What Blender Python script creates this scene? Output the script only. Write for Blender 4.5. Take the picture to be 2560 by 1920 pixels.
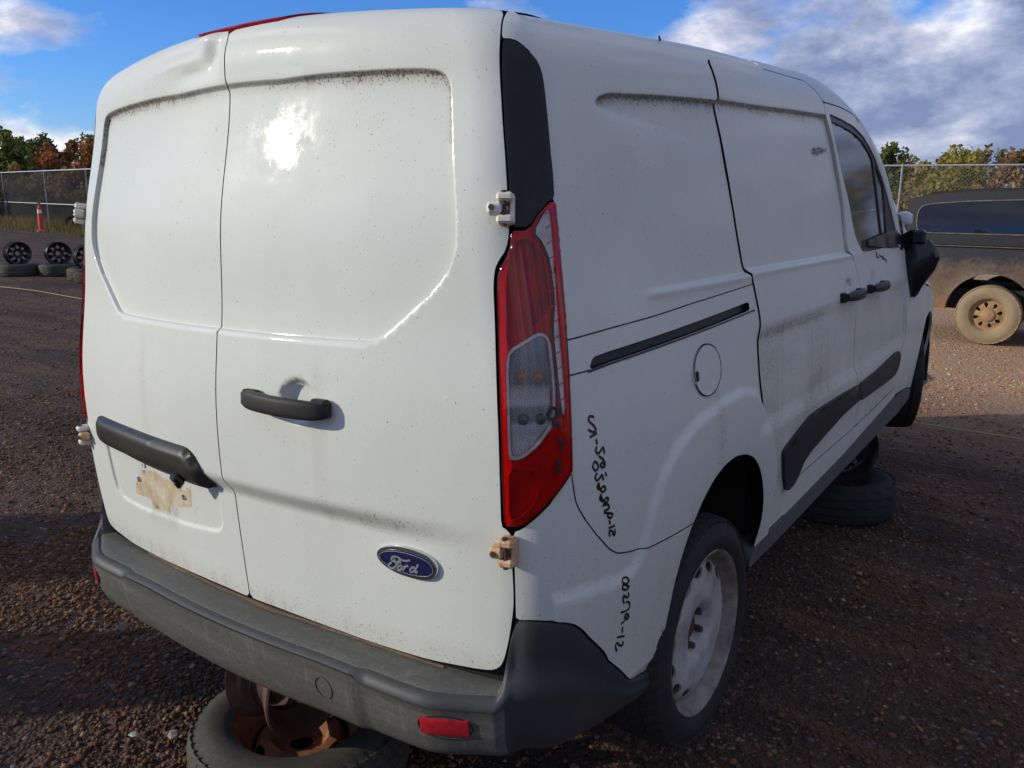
import bpy, math, random
import numpy as np
from mathutils import Matrix, Vector
from mathutils.geometry import delaunay_2d_cdt
R = math.radians
random.seed(7); rng = np.random.default_rng(7)
for o in list(bpy.data.objects): bpy.data.objects.remove(o)
BODY={'zr': [1.7742, 1.8143, 1.8592, 1.8883, 1.879, 1.6963, 1.3966, 1.1217, 0.9996, 0.8001], 'yr': [-0.0245, -0.0457, -0.0451, -0.0214, -0.0065, 0.0331, 0.0465, 0.0356], 'ws': [0.8851, 0.9097, 0.9182, 0.8908, 0.8535, 0.8197, 0.7673, 0.6926], 'bow': 0.0933, 'tap': 0.0502, 'crown': 0.043, 'kc': 0.1104, 'kr': 0.1031, 'tuck': 0.03, 'zc': 0.738}
RVW=[[0.999687, -0.003329, -0.024809], [0.003519, 0.999965, 0.007613], [0.024782, -0.007697, 0.999663]]
TVW=[0.0302, -0.0163, 0.2704]
MW=[[0.81286, 0.582419, 0.006806], [-0.135143, 0.177222, 0.974848], [-0.566564, 0.793335, -0.222766]]
CAMW=[1.6944, -1.2128, 1.68]
FP={
 'glass':[(3.104, 1.823), (3.258, 1.815), (3.423, 1.801), (3.549, 1.777), (3.656, 1.735), (3.712, 1.703), (3.753, 1.523), (3.794, 1.255), (3.765, 1.192), (3.409, 1.197), (3.333, 1.248), (3.298, 1.315), (3.263, 1.452), (3.162, 1.674), (3.125, 1.762)],
 'qglass':[(3.717, 1.721), (3.895, 1.554), (3.868, 1.26), (3.808, 1.255), (3.783, 1.431)],
 'clad':[(2.321, 0.612), (2.347, 0.615), (2.464, 0.648), (2.594, 0.677), (2.678, 0.679), (3.011, 0.676), (3.263, 0.667), (3.573, 0.678), (3.943, 0.705), (4.013, 0.687), (4.031, 0.658), (4.019, 0.615), (3.958, 0.59), (3.769, 0.587), (3.305, 0.591), (3.054, 0.589), (2.822, 0.561), (2.656, 0.539), (2.584, 0.517), (2.559, 0.491), (2.52, 0.456), (2.445, 0.451), (2.419, 0.459), (2.369, 0.523)],
 'badge':[(0.46, 0.628), (0.474, 0.645), (0.506, 0.659), (0.551, 0.663), (0.593, 0.659), (0.631, 0.645), (0.637, 0.629), (0.612, 0.614), (0.574, 0.603), (0.539, 0.599), (0.495, 0.602), (0.469, 0.615)],
 'platetrim':[(-0.72, 0.744), (-0.652, 0.789), (-0.425, 0.79), (-0.273, 0.788), (-0.137, 0.788), (-0.11, 0.775), (-0.085, 0.751), (-0.071, 0.692), (-0.141, 0.692), (-0.219, 0.696), (-0.334, 0.703), (-0.466, 0.715), (-0.599, 0.713), (-0.706, 0.717)],
 'lampin_red1':[(0.92, 1.304), (0.948, 1.308), (0.969, 1.304), (0.995, 1.29), (1.017, 1.268), (1.024, 1.251), (1.024, 1.207), (1.024, 1.184), (1.013, 1.167), (0.978, 1.145), (0.93, 1.122), (0.888, 1.099), (0.881, 1.114), (0.88, 1.195), (0.884, 1.247), (0.906, 1.282)],
 'lampin_clear':[(0.893, 1.096), (0.972, 1.127), (0.996, 1.125), (1.01, 1.114), (1.012, 1.088), (1.013, 1.05), (1.016, 1.013), (1.008, 0.959), (0.957, 0.92), (0.926, 0.902), (0.905, 0.894), (0.887, 0.895), (0.886, 0.98), (0.884, 1.071), (0.885, 1.079)],
 'lampclear_side':[(0.967, 1.312), (1.038, 1.365), (1.041, 1.309), (1.041, 1.221), (1.038, 1.163), (1.038, 1.119), (1.019, 1.125), (1.031, 1.192), (1.025, 1.262), (1.001, 1.292)],
 'qseam':[(1.068, 0.849), (1.073, 0.817), (1.08, 0.788), (1.116, 0.749), (1.175, 0.703), (1.256, 0.651), (1.314, 0.628), (1.318, 0.627), (1.371, 0.614), (1.44, 0.605), (1.514, 0.601), (1.594, 0.597), (1.658, 0.595)],
 'railtop':[(1.083, 1.111), (1.282, 1.116), (1.513, 1.124), (1.441, 1.121), (1.717, 1.135), (2.127, 1.15)],
 'arch':[(1.566, 0.224), (1.574, 0.256), (1.584, 0.353), (1.588, 0.467), (1.611, 0.53), (1.641, 0.578), (1.666, 0.598), (1.699, 0.642), (1.759, 0.679), (1.827, 0.701), (1.904, 0.705), (1.989, 0.69), (2.054, 0.665), (2.111, 0.622), (2.153, 0.571), (2.189, 0.513), (2.217, 0.445), (2.212, 0.398), (2.184, 0.358)],
 'bump_top':[(0.9, 0.546), (0.951, 0.549), (1.03, 0.541), (1.07, 0.529), (1.104, 0.51), (1.159, 0.469), (1.277, 0.398), (1.374, 0.313), (1.42, 0.268), (1.446, 0.251), (1.478, 0.241), (1.525, 0.233), (1.567, 0.221)],
 'slide_rear':[(2.014, 1.875), (2.006, 1.847), (2.009, 1.818), (2.007, 1.791), (1.992, 1.781), (1.993, 1.761), (2.019, 1.679), (2.051, 1.508), (2.075, 1.345), (2.089, 1.274), (2.095, 1.199), (2.119, 1.185), (2.13, 1.156), (2.139, 1.104), (2.149, 1.072), (2.146, 1.031), (2.126, 1.002), (2.119, 0.94), (2.122, 0.876), (2.155, 0.789), (2.206, 0.712), (2.265, 0.623), (2.302, 0.554), (2.319, 0.5)],
}
INK_DATA={'logo': [[(0.5165, 0.6343), (0.5119, 0.6291), (0.5073, 0.628), (0.5057, 0.6319), (0.5077, 0.6366), (0.5141, 0.6406), (0.5241, 0.6411), (0.5316, 0.6378), (0.5383, 0.6359), (0.5482, 0.6373), (0.5572, 0.6414)], [(0.5316, 0.6378), (0.5262, 0.6323), (0.5215, 0.6253), (0.5157, 0.6172), (0.5102, 0.6125), (0.5029, 0.6099), (0.4971, 0.612), (0.4966, 0.617), (0.5012, 0.6223), (0.5063, 0.6227)], [(0.5136, 0.6261), (0.5209, 0.6286), (0.5289, 0.6304), (0.5329, 0.6309)], [(0.5238, 0.6191), (0.5204, 0.614), (0.523, 0.6104), (0.5291, 0.6127), (0.5337, 0.6188), (0.5322, 0.6235), (0.5272, 0.6224), (0.5238, 0.6191)], [(0.5381, 0.6241), (0.5404, 0.622), (0.5384, 0.6174), (0.535, 0.6123)], [(0.5396, 0.6193), (0.544, 0.6246), (0.5491, 0.6266), (0.5508, 0.6244)], [(0.5696, 0.6258), (0.5635, 0.6265), (0.5574, 0.623), (0.5545, 0.6177), (0.5566, 0.614), (0.5614, 0.6147), (0.5667, 0.6197), (0.5701, 0.6259)], [(0.5782, 0.6365), (0.5744, 0.6306), (0.5703, 0.623), (0.5683, 0.6167), (0.5705, 0.6147), (0.5753, 0.6199)]], 'quarter': [[(1.1811, 0.9495), (1.1567, 0.9553), (1.1499, 0.9457), (1.1777, 0.9323), (1.1881, 0.9211), (1.1702, 0.9188), (1.145, 0.9289)], [(1.1522, 0.9123), (1.1902, 0.9149)], [(1.1832, 0.9039), (1.1876, 0.8926)], [(1.1861, 0.8888), (1.1768, 0.881), (1.1869, 0.8719), (1.202, 0.8753), (1.2203, 0.8839), (1.2244, 0.8671)], [(1.2199, 0.8462), (1.2077, 0.8522), (1.1967, 0.8479), (1.2116, 0.8386), (1.2271, 0.843), (1.2187, 0.8558), (1.1926, 0.8678)], [(1.2247, 0.8283), (1.2305, 0.8187)], [(1.1723, 0.8598), (1.1576, 0.8522), (1.1703, 0.8392), (1.1868, 0.8414), (1.1877, 0.8513), (1.1723, 0.8598)], [(1.18, 0.8336), (1.1684, 0.8263), (1.1789, 0.8168), (1.1924, 0.8201), (1.2075, 0.8274), (1.2129, 0.8125)], [(1.1888, 0.8118), (1.1772, 0.8044), (1.1933, 0.7954), (1.2145, 0.802), (1.2271, 0.7915), (1.2087, 0.7868), (1.1903, 0.7992), (1.1888, 0.8118)], [(1.1982, 0.7854), (1.1898, 0.7762), (1.2139, 0.7659), (1.23, 0.7742), (1.2431, 0.7655), (1.2246, 0.7605), (1.2033, 0.7749), (1.1982, 0.7854)], [(1.2076, 0.7595), (1.2377, 0.7572), (1.2491, 0.7453), (1.2163, 0.7461)], [(1.2165, 0.7418), (1.2699, 0.7298), (1.257, 0.7211), (1.2343, 0.7298), (1.2427, 0.738)], [(1.2459, 0.7203), (1.2534, 0.7093)], [(1.2451, 0.7019), (1.2802, 0.7004)], [(1.254, 0.6809), (1.2457, 0.6957), (1.2651, 0.6926), (1.2746, 0.6793), (1.286, 0.6795), (1.2798, 0.6931)]], 'quarter_low': [[(1.3435, 0.5637), (1.3514, 0.5525), (1.3364, 0.5506), (1.3208, 0.5527), (1.3254, 0.542), (1.3428, 0.5342), (1.3532, 0.5366), (1.3402, 0.5472), (1.322, 0.5597), (1.3297, 0.5662), (1.3435, 0.5637)], [(1.3518, 0.525), (1.3571, 0.5122), (1.3436, 0.5148), (1.3313, 0.528), (1.3309, 0.5149), (1.34, 0.5021)], [(1.348, 0.5035), (1.366, 0.4932), (1.368, 0.4787), (1.3453, 0.4783), (1.3298, 0.4847)], [(1.3649, 0.4644), (1.3533, 0.4719), (1.3486, 0.4645), (1.3613, 0.4521), (1.3714, 0.4538), (1.3649, 0.4644), (1.3515, 0.4523), (1.3375, 0.4516)], [(1.3465, 0.4407), (1.3505, 0.4244)], [(1.3286, 0.4222), (1.3634, 0.4096)], [(1.3583, 0.3986), (1.3631, 0.3848), (1.3469, 0.3922), (1.3336, 0.4069), (1.3253, 0.402), (1.338, 0.3815)]], 'lamp': [[(0.9996, 0.9856), (0.9886, 0.9745), (0.9969, 0.964), (1.016, 0.9708), (1.0193, 0.9816), (1.0056, 0.9889), (0.9996, 0.9856)], [(1.0073, 0.9659), (1.0019, 0.9545), (1.0197, 0.9575), (1.0224, 0.9454)], [(1.0176, 0.9279), (1.039, 0.9182), (1.0252, 0.9038)], [(1.0064, 0.8874), (1.0223, 0.8821)], [(1.0221, 0.8776), (1.0092, 0.872), (1.0239, 0.8629), (1.0134, 0.8609)]], 'slide': [[(2.8598, 1.7053), (2.843, 1.6905), (2.8708, 1.6818), (2.8858, 1.6963), (2.8598, 1.7053)], [(2.9084, 1.7107), (2.8912, 1.6966), (2.9115, 1.6917), (2.8928, 1.6767)], [(2.9171, 1.7101), (2.9498, 1.711), (2.9228, 1.6849)], [(2.9716, 1.7106), (2.9511, 1.7003), (2.969, 1.6984), (2.9753, 1.7108), (2.9632, 1.6874)], [(2.9824, 1.701), (2.994, 1.703)], [(3.0103, 1.7171), (3.0024, 1.6985)]], 'fdoor': [[(3.5981, 1.1763), (3.6404, 1.166), (3.6125, 1.1563), (3.6588, 1.1476)], [(3.6721, 1.1613), (3.7033, 1.1493), (3.7486, 1.1511), (3.7227, 1.1365)], [(3.7385, 1.1437), (3.7965, 1.1287), (3.7844, 1.1179)]]}

SKYX, SKYY = 6.3, 1.9
SUN_EL, SUN_AZ = 20.0, -132.4          # degrees; azimuth from +Y towards +X
# ------------------------------------------------------------------ camera, sky, sun, exposure
sc = bpy.context.scene; COL = sc.collection
cam = bpy.data.objects.new('camera', bpy.data.cameras.new('camera')); COL.objects.link(cam)
cam.data.sensor_width = 36; cam.data.lens = 36*2091.8/2560; cam.data.clip_start = .05; cam.data.clip_end = 3000
m = Matrix.Identity(4)
for i in range(3):
    m[i][0] = MW[0][i]; m[i][1] = MW[1][i]; m[i][2] = -MW[2][i]; m[i][3] = CAMW[i]
cam.matrix_world = m; sc.camera = cam
sc.render.resolution_x, sc.render.resolution_y = 1024, 768
sc.view_settings.view_transform = 'Standard'; sc.view_settings.look = 'None'
sc.view_settings.exposure = 0.0; sc.view_settings.gamma = 1

wd = bpy.data.worlds.new('World'); sc.world = wd; wd.use_nodes = True
nt = wd.node_tree; nt.nodes.clear()
def N(nt, t, **k):
    n = nt.nodes.new(t)
    for a, b in k.items():
        if a == 'i':
            for kk, vv in b.items(): n.inputs[kk].default_value = vv
        else: setattr(n, a, b)
    return n
def K(nt, a, b): nt.links.new(a, b)
def math_n(nt, op, a, b=None, c=None, clamp=False):
    n = nt.nodes.new('ShaderNodeMath'); n.operation = op; n.use_clamp = clamp
    for i, x in enumerate((a, b, c)):
        if x is None: continue
        if isinstance(x, (int, float)): n.inputs[i].default_value = x
        else: nt.links.new(x, n.inputs[i])
    return n.outputs[0]
def mixc(nt, f, a, b, mode='MIX'):
    n = nt.nodes.new('ShaderNodeMix'); n.data_type = 'RGBA'; n.blend_type = mode
    for s, x in (('Factor', f), ('A', a), ('B', b)):
        i = [q for q in n.inputs if q.name == s and (q.type == 'RGBA' or s == 'Factor' and q.type == 'VALUE')][0]
        if isinstance(x, (int, float)): i.default_value = x
        elif isinstance(x, (tuple, list)): i.default_value = tuple(x)+((1,) if len(x) == 3 else ())
        else: nt.links.new(x, i)
    return [q for q in n.outputs if q.type == 'RGBA'][0]
def ramp(nt, f, *stops):
    n = nt.nodes.new('ShaderNodeValToRGB'); e = n.color_ramp.elements
    while len(e) < len(stops): e.new(.5)
    for q, (p, c) in zip(e, stops):
        q.position = p; q.color = (c, c, c, 1) if isinstance(c, (int, float)) else tuple(c)+(1,)
    nt.links.new(f, n.inputs[0]); return n.outputs[0]
def noise(nt, vec, scale, detail=4, rough=.55, dist=0.):
    n = N(nt, 'ShaderNodeTexNoise', i={'Scale': scale, 'Detail': detail, 'Roughness': rough, 'Distortion': dist})
    if vec is not None: nt.links.new(vec, n.inputs['Vector'])
    return n.outputs['Fac']
sky = N(nt, 'ShaderNodeTexSky', sky_type='NISHITA', sun_disc=False, sun_elevation=R(SUN_EL), sun_rotation=R(SUN_AZ), altitude=50, air_density=1.0, dust_density=.25, ozone_density=3.0)
tc = N(nt, 'ShaderNodeTexCoord'); sep = N(nt, 'ShaderNodeSeparateXYZ'); K(nt, tc.outputs['Generated'], sep.inputs[0])
zz = math_n(nt, 'MAXIMUM', sep.outputs[2], 0.0)
mp = N(nt, 'ShaderNodeMapping', i={'Location': (SKYX, SKYY, 1.3), 'Scale': (1, 1, 1.9)}); K(nt, tc.outputs['Generated'], mp.inputs[0])
cl = noise(nt, mp.outputs[0], 3.0, 11, .56, .12)
# broken cloud everywhere, closing to a deck over the eastern half and into a bank along the horizon
east = ramp(nt, math_n(nt, 'MULTIPLY_ADD', sep.outputs[0], .5, .5), (.26, 0.), (.42, 1.))
bank = ramp(nt, zz, (.045, 1.), (.125, 0.))
hor = math_n(nt, 'POWER', math_n(nt, 'SUBTRACT', 1., zz), 12.)
bias = math_n(nt, 'ADD', math_n(nt, 'MULTIPLY', east, .135), math_n(nt, 'MULTIPLY', bank, .20))
cov = math_n(nt, 'ADD', cl, bias)
mask = ramp(nt, cov, (.535, 0.), (.62, 1.))
shade = math_n(nt, 'SUBTRACT', noise(nt, mp.outputs[0], 7.5, 10, .6, .15), math_n(nt, 'MULTIPLY', math_n(nt, 'SUBTRACT', cov, .62), .35))
ccol = ramp(nt, shade, (.36, (.16, .195, .33)), (.45, (.265, .30, .43)), (.54, (.43, .45, .55)), (.63, (.72, .72, .75)))
skyc = mixc(nt, 1., sky.outputs[0], (.115, .115, .115), 'MULTIPLY')
skyc = mixc(nt, 1., skyc, mixc(nt, hor, (.28, .57, 1.03), (.56, .66, .99)), 'MULTIPLY')
fin = mixc(nt, math_n(nt, 'MULTIPLY', mask, .95), skyc, ccol)
bg = N(nt, 'ShaderNodeBackground', i={'Strength': 1.42}); K(nt, fin, bg.inputs[0])
wo = N(nt, 'ShaderNodeOutputWorld'); K(nt, bg.outputs[0], wo.inputs[0])

sl = bpy.data.lights.new('sun', 'SUN'); sl.energy = 3.6; sl.angle = R(.5); sl.color = (1, .92, .76)
so = bpy.data.objects.new('sun', sl); COL.objects.link(so)
SD = Vector((math.sin(R(SUN_AZ))*math.cos(R(SUN_EL)), math.cos(R(SUN_AZ))*math.cos(R(SUN_EL)), math.sin(R(SUN_EL))))
so.rotation_euler = SD.to_track_quat('Z', 'Y').to_euler(); so.location = (-6, -8, 6)

# ------------------------------------------------------------------ generic helpers
def tag(o, label=None, cat=None, group=None, kind=None):
    for k, v in (('label', label), ('category', cat), ('group', group), ('kind', kind)):
        if v: o[k] = v
    return o
def empty(name, loc=(0, 0, 0), rz=0):
    o = bpy.data.objects.new(name, None); COL.objects.link(o); o.location = loc; o.rotation_euler = (0, 0, rz); o.empty_display_size = .2
    return o
def mk(name, V, F, mat=None, parent=None, smooth=True, attrs=None, sharp=None):
    me = bpy.data.meshes.new(name)
    V = np.asarray(V, float)
    if isinstance(F, np.ndarray):
        n, k = F.shape
        me.vertices.add(len(V)); me.vertices.foreach_set('co', V.ravel())
        me.loops.add(n*k); me.loops.foreach_set('vertex_index', F.ravel().astype(np.int32))
        me.polygons.add(n); me.polygons.foreach_set('loop_start', np.arange(0, n*k, k, dtype=np.int32))
        me.update(calc_edges=True)
    else:
        me.from_pydata([tuple(v) for v in V], [], F)
    me.validate(); me.update()
    if smooth: me.polygons.foreach_set('use_smooth', np.ones(len(me.polygons), bool))
    if sharp: me.set_sharp_from_angle(angle=R(sharp))
    for k, a in (attrs or {}).items():
        a = np.asarray(a, float)
        if len(a) != len(me.vertices): continue
        if a.ndim == 1:
            at = me.attributes.new(k, 'FLOAT', 'POINT'); at.data.foreach_set('value', a.astype(np.float32))
        else:
            at = me.attributes.new(k, 'FLOAT_COLOR', 'POINT'); c = np.ones((len(a), 4), np.float32); c[:, :3] = a; at.data.foreach_set('color', c.ravel())
    if mat: me.materials.append(mat)
    o = bpy.data.objects.new(name, me); COL.objects.link(o)
    if parent: o.parent = parent
    return o
def put(o, parent, loc=(0, 0, 0), rot=(0, 0, 0), scale=None):
    o.parent = parent; o.location = loc; o.rotation_euler = rot
    if scale: o.scale = scale
    return o
def copy_tree(o, parent=None):
    c = o.copy(); COL.objects.link(c); c.parent = parent
    for ch in [q for q in o.children]: copy_tree(ch, c)
    return c
class MB:
    """collects vertices and faces of one mesh"""
    def __init__(s): s.V = []; s.F = []
    def add(s, V, F):
        b = len(s.V); s.V += [tuple(v) for v in V]; s.F += [tuple(i+b for i in f) for f in F]; return s
    def box(s, c, d, M=None, bev=0.):
        x, y, z = [q/2 for q in d]; b = min(bev, x*.9, y*.9, z*.9)
        V = []; F = []
        if b <= 0:
            V = [(sx*x, sy*y, sz*z) for sx in (-1, 1) for sy in (-1, 1) for sz in (-1, 1)]
            F = [(0, 1, 3, 2), (4, 6, 7, 5), (0, 4, 5, 1), (2, 3, 7, 6), (0, 2, 6, 4), (1, 5, 7, 3)]
        else:
            idx = {}
            for sx in (-1, 1):
                for sy in (-1, 1):
                    for sz in (-1, 1):
                        for a in range(3):
                            q = [sx*(x-b), sy*(y-b), sz*(z-b)]; q[a] += b*(sx, sy, sz)[a]
                            idx[sx, sy, sz, a] = len(V); V.append(tuple(q))
            g = lambda sx, sy, sz, a: idx[sx, sy, sz, a]
            for a in range(3):
                b1, b2 = (a+1) % 3, (a+2) % 3
                for s1 in (-1, 1):
                    q = []
                    for t1, t2 in ((-1, -1), (1, -1), (1, 1), (-1, 1)):
                        k = [0, 0, 0]; k[a] = s1; k[b1] = t1; k[b2] = t2; q.append(g(*k, a))
                    F.append(tuple(q if s1 > 0 else q[::-1]))
                    for s2 in (-1, 1):          # edge strips along axis b2... between a and b1
                        q = []
                        for t, ax in ((-1, a), (1, a), (1, b1), (-1, b1)):
                            k = [0, 0, 0]; k[a] = s1; k[b1] = s2; k[b2] = t; q.append(g(*k, ax))
                        F.append(tuple(q if s1*s2 < 0 else q[::-1]))
            for sx in (-1, 1):
                for sy in (-1, 1):
                    for sz in (-1, 1):
                        q = [g(sx, sy, sz, a) for a in range(3)]
                        F.append(tuple(q if sx*sy*sz > 0 else q[::-1]))
        V = [Vector(v) for v in V]
        if M is not None: V = [M @ v for v in V]
        return s.add([v+Vector(c) for v in V], F)
    def tube(s, pts, r, n=8, cap=True):
        pts = [Vector(p) for p in pts]; rs = r if isinstance(r, (list, tuple)) else [r]*len(pts); rings = []
        t0 = (pts[1]-pts[0]).normalized(); up = Vector((0, 0, 1)) if abs(t0.z) < .9 else Vector((1, 0, 0)); a = t0.cross(up).normalized()
        V = []
        for i, p in enumerate(pts):
            t = (pts[min(i+1, len(pts)-1)]-pts[max(i-1, 0)]).normalized(); a = (a-t*a.dot(t)).normalized(); b = t.cross(a)
            V += [p+(a*math.cos(2*math.pi*k/n)+b*math.sin(2*math.pi*k/n))*rs[i] for k in range(n)]
        F = [(i*n+k, i*n+(k+1) % n, (i+1)*n+(k+1) % n, (i+1)*n+k) for i in range(len(pts)-1) for k in range(n)]
        if cap: F += [tuple(range(n))[::-1], tuple(range((len(pts)-1)*n, len(pts)*n))]
        return s.add(V, F)
    def lathe(s, prof, n=48, axis='X', c=(0, 0, 0), close=False):
        V = []
        for (a, r) in prof:
            for k in range(n):
                t = 2*math.pi*k/n; p = (a, r*math.cos(t), r*math.sin(t))
                if axis == 'Z': p = (p[1], p[2], p[0])
                if axis == 'Y': p = (p[2], p[0], p[1])
                V.append((p[0]+c[0], p[1]+c[1], p[2]+c[2]))
        m = len(prof); F = [(i*n+k, ((i+1) % m)*n+k, ((i+1) % m)*n+(k+1) % n, i*n+(k+1) % n) for i in range(m if close else m-1) for k in range(n)]
        return s.add(V, F)
    def build(s, name, mat, parent=None, smooth=True, sharp=35):
        return mk(name, s.V, s.F, mat, parent, smooth, sharp=sharp if smooth else None)

# ------------------------------------------------------------------ materials
def newmat(name):
    m = bpy.data.materials.new(name); m.use_nodes = True; nt = m.node_tree
    return m, nt, nt.nodes['Principled BSDF'], nt.nodes['Material Output']
def plain(name, col, rough=.5, metal=0., spec=.5, coat=0., var=0., vscale=30., bump=0., bscale=200., col2=None, rvar=0.):
    m, nt, p, o = newmat(name)
    tc = N(nt, 'ShaderNodeTexCoord'); v = tc.outputs['Object']
    p.inputs['Roughness'].default_value = rough; p.inputs['Metallic'].default_value = metal
    p.inputs['Specular IOR Level'].default_value = spec; p.inputs['Coat Weight'].default_value = coat; p.inputs['Coat Roughness'].default_value = .08
    if var or col2:
        f = ramp(nt, noise(nt, v, vscale, 6, .62), (.35, 0.), (.68, 1.))
        c2 = col2 or tuple(min(1, q*(1+var)) for q in col); c1 = col if col2 else tuple(q*(1-var) for q in col)
        K(nt, mixc(nt, f, c1, c2), p.inputs['Base Color'])
        if rvar: K(nt, math_n(nt, 'ADD', math_n(nt, 'MULTIPLY', f, rvar), rough), p.inputs['Roughness'])
    else: p.inputs['Base Color'].default_value = tuple(col)+(1,)
    if bump:
        b = N(nt, 'ShaderNodeBump', i={'Strength': bump, 'Distance': .002}); K(nt, noise(nt, v, bscale, 3), b.inputs['Height']); K(nt, b.outputs[0], p.inputs['Normal'])
    return m
def paint():
    m, nt, p, o = newmat('white_paint_weathered')
    tc = N(nt, 'ShaderNodeTexCoord'); v = tc.outputs['Object']
    at = N(nt, 'ShaderNodeAttribute', attribute_name='dirt').outputs['Fac']
    mpn = N(nt, 'ShaderNodeMapping', i={'Scale': (1, 1, .7)}); K(nt, v, mpn.inputs[0])
    fine = noise(nt, mpn.outputs[0], 210, 3, .6); patch = noise(nt, v, 5.5, 4, .6)
    # fine specks of moss and road film, thicker in patches
    th = math_n(nt, 'SUBTRACT', .730, math_n(nt, 'MULTIPLY', patch, .11))
    th = math_n(nt, 'SUBTRACT', th, math_n(nt, 'MULTIPLY', at, .17))
    speck = math_n(nt, 'MULTIPLY', math_n(nt, 'SUBTRACT', fine, th), 16., clamp=True)
    mp2 = N(nt, 'ShaderNodeMapping', i={'Scale': (26, 26, 1.6)}); K(nt, v, mp2.inputs[0])
    streak = ramp(nt, noise(nt, mp2.outputs[0], 1., 5, .6), (.48, 0.), (.75, 1.))
    film = math_n(nt, 'MULTIPLY', math_n(nt, 'ADD', math_n(nt, 'MULTIPLY', streak, .55), .45), at, clamp=True)
    base = mixc(nt, ramp(nt, noise(nt, v, 1.7, 4), (.35, 0.), (.7, 1.)), (.565, .58, .525), (.62, .635, .585))
    c = mixc(nt, math_n(nt, 'MULTIPLY', film, .85), base, (.17, .125, .075))
    c = mixc(nt, math_n(nt, 'MULTIPLY', speck, .82), c, (.10, .085, .055))
    K(nt, c, p.inputs['Base Color'])
    dirt = math_n(nt, 'MAXIMUM', film, speck)
    K(nt, math_n(nt, 'ADD', math_n(nt, 'MULTIPLY', dirt, .45), math_n(nt, 'ADD', math_n(nt, 'MULTIPLY', patch, .2), .42)), p.inputs['Roughness'])
    K(nt, math_n(nt, 'MULTIPLY', math_n(nt, 'SUBTRACT', 1., dirt, clamp=True), .24), p.inputs['Coat Weight'])
    K(nt, ramp(nt, noise(nt, v, 14, 6, .65), (.36, .015), (.66, .13)), p.inputs['Coat Roughness']); p.inputs['Specular IOR Level'].default_value = .18
    b = N(nt, 'ShaderNodeBump', i={'Strength': .35, 'Distance': .002}); K(nt, noise(nt, v, 10., 6, .6), b.inputs['Height'])
    b2 = N(nt, 'ShaderNodeBump', i={'Strength': .05, 'Distance': .0006}); K(nt, noise(nt, v, 260., 2), b2.inputs['Height']); K(nt, b.outputs[0], b2.inputs['Normal'])
    K(nt, b2.outputs[0], p.inputs['Normal']); K(nt, b.outputs[0], p.inputs['Coat Normal'])
    return m
def plastic_worn(name, c1, c2, rough=.55, dust=(.20, .175, .12), dustamt=.6, spec=.22):
    m, nt, p, o = newmat(name); tc = N(nt, 'ShaderNodeTexCoord'); v = tc.outputs['Object']
    at = N(nt, 'ShaderNodeAttribute', attribute_name='dirt').outputs['Fac']
    a = ramp(nt, noise(nt, v, 4, 5, .6), (.35, 0.), (.7, 1.)); f = ramp(nt, noise(nt, v, 140, 5, .75), (.42, 0.), (.75, 1.))
    ms_ = N(nt, 'ShaderNodeMapping', i={'Scale': (3., 9., 34.)}); K(nt, v, ms_.inputs[0]); g = ramp(nt, noise(nt, ms_.outputs[0], 1., 6, .65, .2), (.45, 0.), (.75, 1.))
    md_ = N(nt, 'ShaderNodeMapping', i={'Scale': (60., 60., 7.)}); K(nt, v, md_.inputs[0]); h_ = ramp(nt, noise(nt, md_.outputs[0], 1., 5, .7), (.56, 0.), (.72, 1.))
    c = mixc(nt, a, c1, c2)
    d = math_n(nt, 'MULTIPLY', math_n(nt, 'MULTIPLY', math_n(nt, 'ADD', math_n(nt, 'ADD', math_n(nt, 'MULTIPLY', f, .28), .24), math_n(nt, 'ADD', math_n(nt, 'MULTIPLY', g, .25), math_n(nt, 'MULTIPLY', h_, .3))), at), dustamt, clamp=True)
    c = mixc(nt, d, c, dust); K(nt, c, p.inputs['Base Color'])
    K(nt, math_n(nt, 'ADD', math_n(nt, 'MULTIPLY', d, .3), rough), p.inputs['Roughness']); p.inputs['Specular IOR Level'].default_value = spec
    b = N(nt, 'ShaderNodeBump', i={'Strength': .35, 'Distance': .0006}); K(nt, noise(nt, v, 900, 2), b.inputs['Height']); K(nt, b.outputs[0], p.inputs['Normal'])
    return m
def lens(name, col, amt=.85):
    m, nt, p, o = newmat(name); nt.nodes.remove(p)
    t = N(nt, 'ShaderNodeBsdfTransparent', i={'Color': tuple(col)+(1,)}); g = N(nt, 'ShaderNodeBsdfGlossy', i={'Roughness': .06})
    d = N(nt, 'ShaderNodeBsdfDiffuse', i={'Color': tuple(q*.55 for q in col)+(1,)})
    fr = N(nt, 'ShaderNodeFresnel', i={'IOR': 1.5}); a = N(nt, 'ShaderNodeMixShader'); a.inputs[0].default_value = 1-amt
    K(nt, t.outputs[0], a.inputs[1]); K(nt, d.outputs[0], a.inputs[2])
    b = N(nt, 'ShaderNodeMixShader'); K(nt, fr.outputs[0], b.inputs[0]); K(nt, a.outputs[0], b.inputs[1]); K(nt, g.outputs[0], b.inputs[2]); K(nt, b.outputs[0], o.inputs[0])
    return m
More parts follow.
